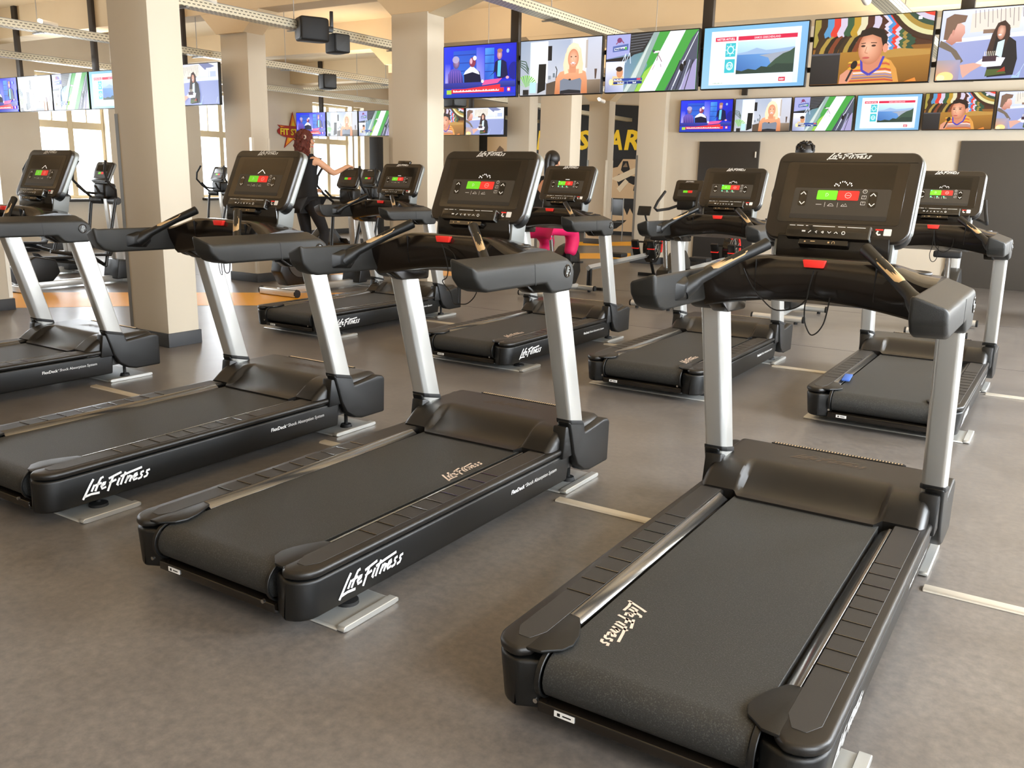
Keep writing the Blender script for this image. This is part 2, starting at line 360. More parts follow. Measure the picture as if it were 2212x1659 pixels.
for k, y in enumerate((8.345, 11.01)):
    o = MB().box((-6.9, y, .0005), (18.0, .003, .001)).build('trim_%d' % (tn+1+k), 'dark_base', smooth=False); struct(o)
# ------------------------------------------------------------------ mural with the far lettering, star sign
mu = MB().prism([(-15.6, .0), (-9.3, .0), (-9.3, 3.1), (-10.2, 3.42), (-11.4, 3.5), (-15.6, 3.5)], 'y', 22.46, 22.498).build('mural', 'poster_black', smooth=False)
tag(mu, 'black mural on the far back wall with big yellow lettering and sepia sports photos', 'mural')
M0 = frame((0, 22.455, 2.29), (1, 0, 0), (0, 0, 1))
for ch, x, w_ in (('F', -14.0, .36), ('I', -13.57, .16), ('T', -13.34, .4), ('S', -12.26, .42), ('T', -11.78, .4), ('A', -11.30, .46), ('R', -10.79, .46)):
    mb = MB(); put_text(mb, ch, M0@Matrix.Translation((x, 0, 0)), w_, .53, offset=.035, shear=.15)
    mb.build('letter', 'yellow_letter', mu, smooth=False, label='yellow letter %s' % ch)
def photo(x0, z0, x1, z1, polys):
    m_ = MB(); m_.add([(x0, 22.452, z0), (x1, 22.452, z0), (x1, 22.452, z1), (x0, 22.452, z1)], [(0, 1, 2, 3)], lin('dcbf99'))
    for k, (col, pl) in enumerate(polys):
        y = 22.451-.0006*k; n = len(pl); m_.add([(x0+(x1-x0)*a, y, z0+(z1-z0)*b_) for a, b_ in pl], [list(range(n))], lin(col))
    m_.build('photo', 'print_picture', mu, smooth=False)
DK = '15110e'
photo(-11.2, 1.0, -10.2, 2.05, [(DK, [(0, .75), (.25, .8), (.4, 1), (0, 1)]), (DK, [(.35, .72), (.5, .6), (.62, .75), (.55, .95), (.4, .95)]), ('8c765c', [(.4, .8), (.55, .8), (.5, .92)]),
    (DK, [(.0, .0), (1, 0), (1, .45), (.75, .35), (.5, .45), (.35, .2), (.2, .55), (.3, .62), (.9, .55), (1, .6), (1, .0)]), ('efe0c4', [(.25, .25), (.5, .5), (.6, .42), (.35, .15)]), ('efe0c4', [(.05, .5), (.75, .78), (.95, .85), (.98, .72), (.3, .42)]), (DK, [(.75, .2), (.85, .2), (.83, .32), (.77, .32)])])
photo(-11.2, .1, -10.2, .85, [(DK, [(0, 1), (.1, .65), (.16, .85), (.25, .6), (.33, .85), (.42, .62), (.5, .85), (.6, .6), (.68, .85), (.8, .6), (.88, .85), (1, .6), (1, 1)]), (DK, [(.0, .2), (.3, .4), (.6, .42), (.5, .3), (.3, .1), (.0, 0)])])
photo(-15.3, 1.4, -14.4, 2.66, [('9c8166', [(.2, .0), (.75, .0), (.8, .35), (.65, .6), (.4, .62), (.25, .45)]), ('7a614c', [(.35, .35), (.68, .35), (.66, .72), (.5, .8), (.38, .7)]), ('b59a7b', [(.75, .5), (1, .7), (1, .95), (.8, .8)])])
photo(-13.5, 1.2, -12.6, 2.62, [(DK, [(.55, .8), (.75, .8), (.65, 1)]), (DK, [(.3, .2), (.9, .3), (.8, .6), (.4, .5)]), (DK, [(.55, .62), (.7, .62), (.7, .7), (.55, .7)])])
# the star shaped sign on the left wall
st = empty('star_sign', (-15.985, 15.3, 2.42)); tag(st, 'orange and yellow star sign with red oval reading FIT STAR on the far left wall', 'sign')
Mx = frame((0, 0, 0), (0, 1, 0), (0, 0, 1))
def starpoly(R, r, sx=1.): return [((R if k % 2 == 0 else r)*math.sin(PI*k/5)*sx, (R if k % 2 == 0 else r)*math.cos(PI*k/5)) for k in range(10)]
mb = MB(); mb.M = Mx; mb.prism(starpoly(.46, .17, 1.1), 'z', 0, .01); mb.build('star_outline', 'star_red', st, smooth=False)
mb = MB(); mb.M = Mx; mb.prism(starpoly(.40, .145, 1.1), 'z', .01, .014); mb.build('star_body', 'star_orange', st, smooth=False)
mb = MB(); mb.M = Mx; mb.prism(starpoly(.26, .12), 'z', .014, .016); mb.build('star_core', 'star_yellow', st, smooth=False)
def ell(rx, ry, n=28, cx=0, cy=0): return [(cx+rx*math.cos(2*PI*i/n), cy+ry*math.sin(2*PI*i/n)) for i in range(n)]
mb = MB(); mb.M = Mx; mb.prism(ell(.5, .14), 'z', .016, .02); mb.build('oval', 'star_red', st, smooth=False)
mb = MB(); mb.M = Mx; put_text(mb, 'FIT STAR', Matrix.Translation((-.41, -.075, .0215)), .82, .15, offset=.03); mb.build('lettering', 'star_yellow', st, smooth=False)
# ------------------------------------------------------------------ treadmill
def lerp(a, b, t): return a+(b-a)*t
def rail_side(s):
    # outline of one side rail seen from above (outer side to +x), mirrored by s
    p = [(.298, -1.02), (.36, -1.05)]+[(.365+.085*math.sin(a), -.965-.085*math.cos(a)) for a in [PI/2*i/6 for i in range(1, 7)]]+[(.45, .70), (.298, .70)]
    return [(s*x, y) for x, y in p]
def grid(mb, nx, ny, fn):
    vs = [fn(i/nx, j/ny) for j in range(ny+1) for i in range(nx+1)]
    mb.add(vs, [(j*(nx+1)+i, j*(nx+1)+i+1, (j+1)*(nx+1)+i+1, (j+1)*(nx+1)+i) for j in range(ny) for i in range(nx)])
CU = Vector((0, .501, 1.283)); CONM = frame(CU, (1, 0, 0), (0, .43, .903))
def sm(t): t = max(0, min(1, t)); return t*t*(3-2*t)
def treadmill():
    T = empty('treadmill', (0, 0, 0))
    for s in (1, -1):
        lo = MB().prism(rail_side(s), 'z', .06, .206).build('side_rail', 'black_plastic', T, bevel=.012, seg=3)
        for v in lo.data.vertices:
            if abs(v.co.x) > .37 and v.co.z < .15: v.co.x *= .968
        big = [(s*(max(abs(x), .329)+(.003 if abs(x) > .4 else 0)), y) for x, y in rail_side(1)]
        MB().prism(big, 'z', .209, .240).build('rail_top', 'cover_satin', lo, bevel=.013, seg=3)
        ins = [(.337, -.93), (.36, -.985), (.395, -.985), (.42, -.94), (.424, .50), (.337, .50)]
        mb = MB().prism([(s*x, y) for x, y in ins], 'z', .2395, .2415)
        mb.build('foot_rest', 'insert_grey', lo, bevel=.0008, seg=1)
        for k in range(9):
            y = -.662+k*.0963; MB().box((s*.380, y, .2425), (.082, .0045, .002)).box((s*.341, y, .243), (.005, .007, .003)).build('tread_mark', 'black_gloss', lo, smooth=False)
        mb = MB().prism([(s*.294, .221), (s*.297, .206), (s*.333, .206), (s*.333, .2425), (s*.325, .2425)], 'y', -.80, .456)
        mb.build('trim_strip', 'strip_metal', lo, bevel=.001, seg=1, label='polished sloping strip along the belt edge')
        # curled belt guard at the rear
        g = [(.345, -.79), (.30, -.80), (.272, -.85), (.252, -.895), (.243, -.945), (.255, -.985), (.285, -1.01), (.30, -1.025), (.345, -1.03)]
        MB().prism([(s*x, y) for x, y in g], 'z', .230, .2405).build('belt_guard', 'black_plastic', lo, bevel=.004)
        rp = [(-.985+.074*math.cos(a), .163+.072*math.sin(a)) for a in [PI*.45+PI*1.05*i/12 for i in range(13)]]
        rq = [(-.985+.066*math.cos(a), .163+.064*math.sin(a)) for a in [PI*.45+PI*1.05*i/12 for i in range(13)]]
        MB().prism(rp+rq[::-1], 'x', s*.283, s*.30).build('roller_guard', 'black_plastic', lo, bevel=.002, seg=1)
        MB().tube([(s*.286, -1.062, .118), (s*.286, -1.072, .118)], .007, 8).build('screw', 'chrome', lo)
        # cover at the foot of the upright
        side = [(.635, .372), (.785, .345), (.80, .288), (.835, .292), (1.0, .31), (1.045, .303), (1.066, .285), (1.06, .075), (.86, .075), (.80, .09), (.73, .135), (.69, .20), (.668, .27)]
        xs = (s*.405, s*.475)
        MB().prism(side, 'x', *xs).build('side_cover', 'black_plastic', T, bevel=.012, seg=3)
        MB().prism([(.60, .19), (.82, .19), (.79, .325), (.625, .35)], 'x', s*.39, s*.463).build('post_foot', 'black_plastic', T, bevel=.01)
        # upright
        a = Vector((s*.43, .728, .30)); b_ = Vector((s*.43, .517, 1.06)); d = (b_-a).normalized()
        rings = []
        sec = [(.043, -.058), (.043, .052), (.026, .062), (-.026, .062), (-.043, .052), (-.043, -.035), (-.030, -.062), (.034, -.067)]
        for t in (0, .5, 1):
            p = a+(b_-a)*t; rings.append([(p.x+s*u, p.y+v, p.z-v*d.y/d.z*0) for u, v in sec])
        MB().loft(rings).build('upright', 'silver_paint', T, bevel=.011, seg=3)
        p = a+(b_-a)*.055; q = a+(b_-a)*.085
        MB().loft([[(c.x+s*u*1.1, c.y+v*1.1, c.z-v*.25) for u, v in sec] for c in (p, q)]).build('collar', 'rubber', T, bevel=.004)
        # handlebar arm
        prof = [(-.205, 1.152), (-.19, 1.105), (-.15, 1.065), (-.10, 1.05), (.355, 1.046), (.395, 1.008), (.43, .998), (.575, .998), (.592, 1.02), (.60, 1.08), (.585, 1.115), (.54, 1.14), (-.175, 1.142)]
        mb = MB(); vs = []
        for x in (.387, .49):
            vs += [(s*x, y+(.02 if x > .4 and y < -.05 else 0), z+((.49-x)*.36 if z > 1.11 else 0)) for y, z in prof]
        n = len(prof); mb.add(vs, [list(range(n)), list(range(2*n-1, n-1, -1))]+[(i, i+n, (i+1) % n+n, (i+1) % n) for i in range(n)])
        arm = mb.build('handlebar', 'black_grain', T, bevel=.017, seg=4)
        mb = MB(); y0 = .255; cr = [(s*.3865, 1.05), (s*.4905, 1.045), (s*.4910, 1.135), (s*.40, 1.1745)]
        mb.box((s*.4903, y0+.005, 1.092), (.0012, .003, .088), rx=.12); mb.build('seam', 'wire_black', arm, smooth=False)
        # round badge on the outer side
        bd = MB(); c = (s*.491, .529, 1.088); bd.ring(c, .027, .0028, 'x', 28, 6)
        bd.tube([(s*.489, c[1], c[2]), (s*.4915, c[1], c[2])], .0245, 24)
        bo = bd.build('badge', 'black_gloss', arm)
        mk = MB(); Mb = frame((s*.4922, c[1], c[2]), (0, s, 0), (0, 0, 1))
        strokes(mk, [[(.1, .8), (-.35, -.5)], [(-.4, -.45), (.3, -.35)], [(.45, .8), (.0, -.9)], [(.3, .35), (.75, .45)], [(.15, -.1), (.65, 0)]], .2, Mb, .024, .024)
        mk.build('emblem', 'silver_rim', bo, smooth=False)
        # grip with its pulse sensor plate
        g0 = Vector((s*.392, .055, 1.105)); g1 = Vector((s*.345, .105, 1.15)); g2 = Vector((s*.245, .195, 1.222)); g3 = Vector((s*.163, .272, 1.275))
        gd = (g3-g1).normalized()
        gr = MB().tube([g0, g0.lerp(g1, .6), g1, g2, g3-gd*.03, g3-gd*.004, g3], [.036, .030, .021, .0195, .0215, .022, .016], 18).build('grip', 'black_plastic', T, label='slanting black grip bar')
        u = Vector((0, -.6, 1)); u = (u-gd*u.dot(gd)).normalized(); v = gd.cross(u); rings = []
        for t in (.18, .24, .62, .68):
            p = g1.lerp(g3, t); e_ = .6 if t in (.18, .68) else 1
            rings.append([tuple(p+(u*math.cos(x)+v*math.sin(x))*r_) for r_, x in [(.0222, q_*.21*e_) for q_ in range(-4, 5)]+[(.017, q_*.21*e_) for q_ in range(4, -5, -1)]])
        MB().loft(rings).build('sensor_plate', 'brushed_gold', gr)
        # faceted hub where the grip meets the arm
        MB().loft([[(s*.388, y, z) for y, z in ((-.02, 1.075), (.10, 1.065), (.135, 1.10), (.125, 1.15), (.05, 1.158), (-.02, 1.14))],
                   [(s*.366, y, z) for y, z in ((.015, 1.09), (.085, 1.085), (.11, 1.105), (.105, 1.14), (.055, 1.143), (.015, 1.13))]]).build('grip_hub', 'black_plastic', T, bevel=.005)
        # underside block over the upright
        MB().prism([(.30, 1.075), (.33, 1.035), (.40, .993), (.60, .985), (.61, 1.06), (.5, 1.09)], 'x', s*.33, s*.40).build('post_socket', 'black_gloss', T, bevel=.01)
        # levelling foot
        MB().tube([(s*.37, -.765, .012), (s*.37, -.765, .024), (s*.37, -.765, .03)], [.042, .04, .015], 20).tube([(s*.37, -.765, .02), (s*.37, -.765, .09)], .01, 10).build('levelling_foot', 'rubber', T)
        MB().tube([(s*.37, .83, .012), (s*.37, .83, .03)], [.036, .03], 16).tube([(s*.37, .83, .02), (s*.37, .83, .12)], .011, 10).build('levelling_foot', 'rubber', T)
        # side lettering
        mb = MB(); Md = frame((s*.4405, -.875 if s > 0 else -.55, .088), (0, s, 0), (s*.095, 0, 1)); logo(mb, Md, .325)
        mb.build('logo_lettering', 'white_print', lo, smooth=False)
        mb = MB(); Md = frame((s*.4462, .183 if s > 0 else .572, .142), (0, s, 0), (s*.095, 0, 1))
        put_text(mb, 'FlexDeck', Md, .107, .02, offset=.02); mb.M = Matrix.Identity(4)
        put_text(mb, "'", Md@Matrix.Translation((.109, .012, 0)), .004, .006)
        put_text(mb, 'Shock Absorption System', Md@Matrix.Translation((.12, -.004, 0)), .27, .024)
        mb.build('deck_lettering', 'white_print', lo, smooth=False)
    # running belt, deck, rear bar
    top, cy, cz, r = .2265, -.985, .1635, .063
    pf = [(.62, top)]+[(cy+r*math.cos(a), cz+r*math.sin(a)) for a in [PI/2+PI*i/12 for i in range(13)]]+[(.62, top-.126)]
    MB().prism(pf, 'x', -.28, .28).build('running_belt', 'belt_rubber', T, bevel=.0015, seg=1)
    MB().box((0, -.11, .15), (.595, 1.5, .10)).build('deck_frame', 'black_gloss', T, smooth=False)
    rb = MB().prism([(-1.02, .056), (-1.034, .062), (-1.034, .092), (-1.02, .097), (-.95, .097), (-.95, .056)], 'x', -.30, .30).build('rear_bar', 'black_gloss', T, bevel=.003)
    MB().box((-.215, -1.0355, .077), (.062, .002, .017)).build('sticker', 'white_print', rb, smooth=False)
    mb = MB(); mb.box((-.232, -1.0367, .077), (.009, .0004, .009)); mb.box((-.207, -1.0367, .077), (.026, .0004, .004)); mb.build('sticker_print', 'wire_black', rb, smooth=False)
    # motor cover with its scooped recess
    def hood(u, v):
        x = lerp(-.437, .437, u); ax = abs(x)
        wing = sm((ax-.262)/.03)                       # 0 in the recess, 1 on the wings
        ys = lerp(.478, .512, wing)
        y = lerp(ys, 1.075, v**.85 if False else v)
        zr = .236+.094*sm((y-.50)/.235)**1.15
        zw = .246+.084*math.sin(min(1, max(0, (y-.512)/.17))*PI/2)
        z = lerp(zr, zw, wing)
        if y > .985: z -= .075*((y-.985)/.09)**2.2
        if ax > .405: z -= .03*((ax-.405)/.032)**2
        return (x, y, z)
    mb = MB(); grid(mb, 96, 44, hood); N = 97
    edge = [mb.v[i] for i in range(N)]                  # rear edge
    n0 = len(mb.v); mb.add([(x, y+.004, .19) for x, y, z in edge], []); mb.f += [[i, i+1, n0+i+1, n0+i] for i in range(N-1)]; mb.c += [None]*(N-1)
    fr = [mb.v[44*N+i] for i in range(N)]; n1 = len(mb.v)
    mb.add([(x, y+.006, .08) for x, y, z in fr], []); mb.f += [[44*N+i, 44*N+i+1, n1+i+1, n1+i] for i in range(N-1)]; mb.c += [None]*(N-1)
    for col in (0, N-1):
        ss = [mb.v[j*N+col] for j in range(45)]; n2 = len(mb.v); mb.add([(x, y, .12) for x, y, z in ss], [])
        mb.f += [[j*N+col, (j+1)*N+col, n2+j+1, n2+j] for j in range(44)]; mb.c += [None]*44
    hd = mb.build('motor_cover', 'cover_satin', T, ang=40)
    rim = []
    for k in range(2):
        pts = []
        for i in range(13):
            a = PI/2*i/12; pts.append((.272-.045*(1-math.cos(a))*0, 0, 0))
    MB().prism([(-.285, 1.006), (-.275, 1.0), (.275, 1.0), (.285, 1.006), (.275, 1.022), (-.275, 1.022)], 'z', .322, .3312).build('vent', 'wire_black', hd, smooth=False)
    mb = MB()
    for k in range(44): mb.box((-.268+k*.01246, 1.011, .3316), (.0035, .016, .0016))
    mb.build('vent_slats', 'brushed_gold', hd, smooth=False)
    mb = MB(); logo(mb, frame((-.15, .835, .3308), (1, 0, 0), (0, 1, 0)), .30); mb.build('logo_lettering', 'faint_print', hd, smooth=False)
    # dashboard between the arms
    rings = []
    for i in range(25):
        x = lerp(-.395, .395, i/24); t = abs(x)/.395; m_ = sm((abs(x)-.19)/.2)
        rb_, rt_ = lerp(.305, .285, t), lerp(.285, .235, m_)
        zb = 1.10-.052*t**1.8; zt = lerp(1.228, 1.172, m_)
        rings.append([(x, rb_+.02, zb-.022), (x, rb_, zb), (x, lerp(rb_, rt_, .5)-.008, lerp(zb, zt, .5)), (x, rt_+.003, zt-.012), (x, rt_+.018, zt), (x, .40, lerp(1.226, 1.19, m_)), (x, .50, lerp(1.21, 1.18, m_)), (x, .585, lerp(1.19, 1.15, m_)), (x, .62, 1.12), (x, .60, 1.03), (x, .45, zb-.03)])
    db = MB().loft(rings).build('dashboard', 'dash_gloss', T, ang=50)
    for s in (-1, 1):
        MB().box((s*.205, .287, 1.155), (.0025, .012, .12), rx=.15).build('seam', 'wire_black', db, smooth=False)
        c = (s*.312, .415, 1.192)
        cu = MB().ring(c, .044, .007, 'z', 30, 8).build('cup_holder', 'black_plastic', db)
        MB().tube([(c[0], c[1], 1.184), (c[0], c[1], 1.196)], .041, 26).build('cup_well', 'rubber', cu)
        # raised collar around the console base
        MB().tube([(s*.19, .50, 1.203), (s*.21, .44, 1.208), (s*.235, .40, 1.205), (s*.26, .385, 1.202)], [.007]*4, 8).build('tray_lip', 'black_grain', db)
    # riser under the console
    MB().loft([[(s*.205, y, 1.185) for s, y in ((-1, .505), (1, .505), (1, .605), (-1, .605))], [(s*.20, y, 1.30) for s, y in ((-1, .50), (1, .50), (1, .62), (-1, .62))]]).build('riser', 'black_gloss', T, bevel=.006)
    for s in (-1, 1):
        MB().prism([(.50, 1.19), (.61, 1.185), (.63, 1.29), (.515, 1.29)], 'x', s*.2, s*.212).build('riser_side', 'grey_plastic', T, bevel=.003)
    # red stop clip
    cl = MB().prism([(-.039, 1.224), (.039, 1.224), (.032, 1.198), (-.032, 1.198)], 'y', .270, .292).build('stop_clip', 'red_plastic', T, bevel=.002)
    # console
    co = empty('console', (0, 0, 0)); co.parent = T; co.matrix_local = CONM
    W_, H_ = .515, .353
    MB().prism(rrect(W_, H_, (.05, .042, .042, .05), 7, 0, H_/2), 'z', -.03, .0).build('bezel', 'brown_bezel', co, bevel=.007, seg=3)
    MB().prism(rrect(W_+.004, H_*.5, (.05, .05, .05, .05), 7, 0, H_*.245), 'z', -.062, -.022).build('lower_shell', 'black_plastic', co, bevel=.006)
    MB().prism(rrect(W_+.012, H_-.035, (.02, .046, .046, .02), 7, 0, H_/2+.0235), 'z', -.060, -.024).build('rim', 'silver_rim', co, bevel=.008, seg=3, label='silver rim around the console')
    MB().loft([[(x, y, -.055) for x, y in rrect(W_-.02, H_-.02, .045, 5, 0, H_/2)], [(x, y, -.10) for x, y in rrect(W_-.14, H_-.12, .05, 5, 0, H_/2)]]).build('rear_housing', 'black_grain', co, bevel=.006)
    MB().box((0, .312, .0004), (W_-.03, .0016, .0012)).build('header_line', 'wire_black', co, smooth=False)
    gl = MB().prism(rrect(.435, .245, .012, 3, 0, .188), 'z', 0, .0012).build('glass_panel', 'black_glass', co, bevel=.0004, seg=1)
    MB().prism(rrect(.352, .095, .002, 1, 0, .2535), 'z', .0012, .0016).build('display', 'display_off', gl, smooth=False)
    MB().prism(rrect(.345, .124, .006, 2, 0, .143), 'z', .0012, .0019).build('keypad', 'keypad_grey', gl, smooth=False)
    MB().prism(rrect(.345, .018, .003, 1, 0, .09), 'z', .0019, .0022).build('keypad_foot', 'insert_grey', gl, smooth=False)
    MB().prism(rrect(.073, .038, .004, 3, -.050, .177), 'z', .0019, .0032).build('start_key', 'green_key', gl, smooth=False)
    MB().prism(rrect(.075, .038, .004, 3, .0255, .177), 'z', .0019, .0032).build('stop_key', 'red_key', gl, smooth=False)
    for x in (-.137, .113):
        k_ = MB().prism(rrect(.028, .062, .006, 3, x, .163), 'z', .0019, .003).build('arrow_key', 'display_off', gl, smooth=False)
        mb = MB()
        for y, d in ((.183, 1), (.142, -1)): strokes(mb, [[(-1, -d*.6), (0, d*.5), (1, -d*.6)]], .42, Matrix.Translation((x, y, .0034)), .009, .009)
        mb.build('arrow_marks', 'white_print', k_, smooth=False)
    mb = MB(); I = Matrix.Translation
    strokes(mb, [[(-.5, .6), (.1, .6), (.6, .1), (.1, -.4), (-.5, -.6), (-.5, .6)]], .16, I((-.05, .177, .0036)), .009, .011)
    strokes(mb, [[(math.cos(a), math.sin(a)) for a in [PI/4*i for i in range(9)]], [(-.6, 0), (.6, 0)]], .14, I((.0255, .177, .0036)), .011, .011)
    strokes(mb, [[(-1, 0), (1, 0)]], .2, I((-.074, .139, .0024)), .010, .006)
    strokes(mb, [[(-1, -.5), (-.3, .4), (.4, .3), (1, -.5), (-1, -.5)]], .16, I((-.030, .139, .0024)), .011, .010)
    strokes(mb, [[(-1, -.5), (-.5, .3), (-.1, -.2), (.3, .6), (1, -.5), (-1, -.5)]], .16, I((.018, .139, .0024)), .011, .010)
    for x in (-.052, -.006): strokes(mb, [[(0, -1), (0, 1)]], .12, I((x, .139, .0024)), .009, .009)
    for y in (.195, .172, .148): strokes(mb, [[(math.cos(a), math.sin(a)) for a in [PI/4*i for i in range(9)]] if y > .19 else [(-1, -.8), (1, -.8), (1, .8), (-1, .8), (-1, -.8)], [(0, 0), (0, .6)]], .2, I((.082, y, .0024)), .0075, .0075)
    mb.build('key_icons', 'white_print', gl, smooth=False)
    mb = MB(); logo(mb, I((-.078, .3215, .0008)), .156, .6); mb.build('logo_lettering', 'white_print', co, smooth=False)
    kb = MB().prism(rrect(.30, .052, .008, 3, -.014, .022), 'z', 0, .028).build('key_bar', 'black_gloss', co, bevel=.005)
    mb = MB()
    for x, L in ((-.10, [[(-1, 0), (1, 0)], [(-1, .5), (1, .5)]]), (-.078, [[(-.8, -.6), (.8, .6)], [(.2, .6), (.8, .6)]]), (-.055, [[(.5, .6), (-.5, 0), (.5, -.6)]]), (-.033, [[(.5, .6), (-.5, 0), (.5, -.6)], [(.7, .5), (.7, -.5)]]), (-.008, [[(-1, .5), (0, -.5), (1, .5)]]), (.016, [[(-1, -.5), (0, .5), (1, -.5)]]), (.042, [[(math.cos(a), math.sin(a)) for a in [PI/3*i for i in range(7)]]])):
        strokes(mb, L, .42, I((x, .018, .0286)), .0058, .0062)
    for x0, x1 in ((-.155, -.135), (-.128, -.105), (-.095, -.088), (-.07, .008), (.02, .045), (.052, .115)): strokes(mb, [[(x0, 0), (x1, 0)]], .0022, I((0, .041, .0284)), 1, 1)
    mb.build('key_print', 'white_print', kb, smooth=False)
    MB().prism(rrect(.007, .05, .002, 1, .132, .022), 'z', .0, .0285).build('bar_end', 'grey_plastic', kb, bevel=.001, seg=1)
    ms = MB().prism(rrect(.178, .022, .003, 2, -.025, -.018), 'z', -.02, .02).build('media_slot', 'black_gloss', co, bevel=.002, seg=1)
    mb = MB(); mb.box((-.09, -.018, .0205), (.005, .005, .001)); mb.box((-.062, -.016, .0205), (.016, .003, .001)); mb.box((-.005, -.018, .0205), (.006, .006, .001)); strokes(mb, [[(math.cos(a), math.sin(a)) for a in [PI*i/6 for i in range(-1, 8)]]], .3, I((.012, -.019, .0208)), .005, .006); mb.build('slot_icons', 'brushed_gold', ms, smooth=False)
    MB().box((.155, -.009, -.03), (.05, .004, .012)).build('usb_flap', 'grey_plastic', co, bevel=.001)
    sk = MB().prism(rrect(.026, .026, .002, 1, .186, .040), 'z', 0, .0008).build('sticker', 'white_print', co, smooth=False)
    mb = MB(); strokes(mb, [[(-.6, .7), (-.9, 0), (-.3, -.7), (.3, -.5)]], .6, I((.159, .036, .001)), .010, .010); mb.build('heart_rate_mark', 'white_print', sk, smooth=False)
    mb = MB(); mb.box((.157, .049, .0006), (.026, .005, .0008)); mb.build('warning_mark', 'red_key', sk, smooth=False)
    return T

TM = [('A', (-.765, 2.88), 'large black treadmill in the right foreground seen from behind'), ('B', (-2.36, 2.852), 'black treadmill in the front row directly left of the foreground one'),
      ('C', (-3.901, 2.897), 'black treadmill second from left in the front row, right of the near column'), ('D', (-6.101, 2.922), 'black treadmill cut by the left edge of the photo, near the first column'),
      ('E', (-6.118, 6.755), 'leftmost black treadmill of the second row with a phone rest on its console'), ('F', (-4.019, 6.621), 'second-row black treadmill in front of the cyclist in pink'),
      ('G', (-2.457, 6.606), 'second-row black treadmill in front of the dark door'), ('H', (-.876, 6.594), 'rightmost black treadmill of the second row, partly behind the foreground one')]
proto = treadmill(); MILL = {}
for i, (k, (x, y), lab) in enumerate(TM):
    o = proto if i == 0 else copy_tree(proto)
    o.location = (x, y, 0); tag(o, lab, 'treadmill', 'treadmills in two rows'); MILL[k] = o
# belt lettering sits where each belt stopped
for k, (o_, xd, yd, w_) in dict(A=((-.238, -.60), (.08, -1), (1, .08), .28), B=((.262, -.02), (0, 1), (-1, 0), .28), C=((-.24, -.1), (0, -1), (1, 0), .28), E=((-.25, -.25), (0, 1), (-1, 0), .28), F=((.25, -.75), (0, 1), (-1, 0), .28), G=((.24, -.80), (0, 1), (-1, 0), .28)).items():
    if k == 'C': continue
    mb = MB(); logo(mb, frame((o_[0], o_[1], .2272), (xd[0], xd[1], 0), (yd[0], yd[1], 0)), w_)
    mb.build('belt_logo', 'pink_print', MILL[k], smooth=False)
# console graphics lit on each display
def led(k, kind):
    co = [c for c in MILL[k].children if c.name.startswith('console')][0]; mb = MB()
    if kind == 'hills':
        for x, y in ((-.030, 0), (-.027, .006), (-.021, .004), (-.015, 0), (-.012, .010), (-.004, .014), (.004, .014), (.010, .010), (.016, .004), (.022, .010), (.028, .008), (.031, .001)):
            mb.box((x, .217+y*1.15, .002), (.0034, .0026, .0004)); mb.box((x*.98, .217+y*1.15-.003, .002), (.0018, .0022, .0004))
    elif kind == 'caret': strokes(mb, [[(-1, -.5), (0, .5), (1, -.5)]], .13, Matrix.Translation((0, .222, .002)), .028, .022)
    else: strokes(mb, [[(-1, 0), (1, 0)]], .2, Matrix.Translation((0, .215, .002)), .02, .012)
    mb.build('display_graphic', 'led_white', co, smooth=False)
    if k in 'FGH':
        mb = MB()
        for x in (-.078, -.036, .008): mb.box((x, .146, .003), (.008, .006, .002))
        mb.box((-.08, .193, .004), (.008, .006, .002)); mb.build('key_leds', 'green_led', co, smooth=False)
for k, q in dict(A='hills', B='hills', C='caret', D='caret', E='line', F='line', G='hills', H='hills').items(): led(k, q)
def cord(k, *runs):
    for L in runs:
        pts = [Vector((x, .262, z)) for x, z in L]; fine = []
        for i in range(len(pts)-1):
            p0, p1, p2, p3 = pts[max(i-1, 0)], pts[i], pts[i+1], pts[min(i+2, len(pts)-1)]
            for j in range(4):
                t = j/4; fine.append(.5*((2*p1)+(p2-p0)*t+(2*p0-5*p1+4*p2-p3)*t*t+(3*p1-p0-3*p2+p3)*t**3))
        fine.append(pts[-1]); MB().tube(fine, .0024, 6).build('safety_cord', 'wire_black', MILL[k])
cord('A', [(.005, 1.19), (-.005, 1.132), (-.01, 1.086), (-.014, 1.066), (-.011, 1.017), (.002, .982), (.018, .964), (.038, .976), (.055, 1.007), (.063, 1.049), (.068, 1.10)],
     [(-.013, 1.086), (-.035, 1.061), (-.074, 1.044), (-.123, 1.042), (-.168, 1.076), (-.215, 1.128), (-.244, 1.18)])
cord('B', [(.003, 1.19), (.02, 1.15), (.038, 1.086), (.031, 1.045), (.008, 1.026), (.051, .985), (.072, .935), (.098, .934), (.147, .942), (.191, .989), (.2, 1.06)], [(.01, 1.18), (.06, 1.16), (.083, 1.12), (.091, 1.06), (.095, .937)])
cord('C', [(.003, 1.08), (.003, .991), (.014, .944), (.029, .938), (.025, .982), (.03, 1.08)], [(.044, 1.08), (.044, .996), (.049, .959), (.067, .948), (.09, .97), (.096, 1.08)])
cord('H', [(.013, 1.19), (.013, 1.083), (.002, 1.024), (.013, .979), (.035, .971), (.052, 1.004), (.051, 1.085)], [(.013, 1.18), (.031, 1.084), (.081, 1.039), (.135, 1.074), (.142, 1.138)])
# phone rest on E, screen film with handprint on F, blue cloth on H
co = [c for c in MILL['E'].children if c.name.startswith('console')][0]
MB().box((.0, .372, -.02), (.16, .035, .03)).tube([(-.07, .385, -.02), (-.07, .395, -.02)], .006, 8).tube([(.07, .385, -.02), (.07, .395, -.02)], .006, 8).build('phone_rest', 'black_gloss', co, bevel=.003, label='black phone rest clipped on top of the console')
o = MB().box((-.876-.285, 6.594-.62, .243), (.05, .2, .012), rz=.1).build('cloth', 'blue_towel', bevel=.004); tag(o, 'small blue cloth on the edge of the rightmost second-row treadmill belt', 'cloth')
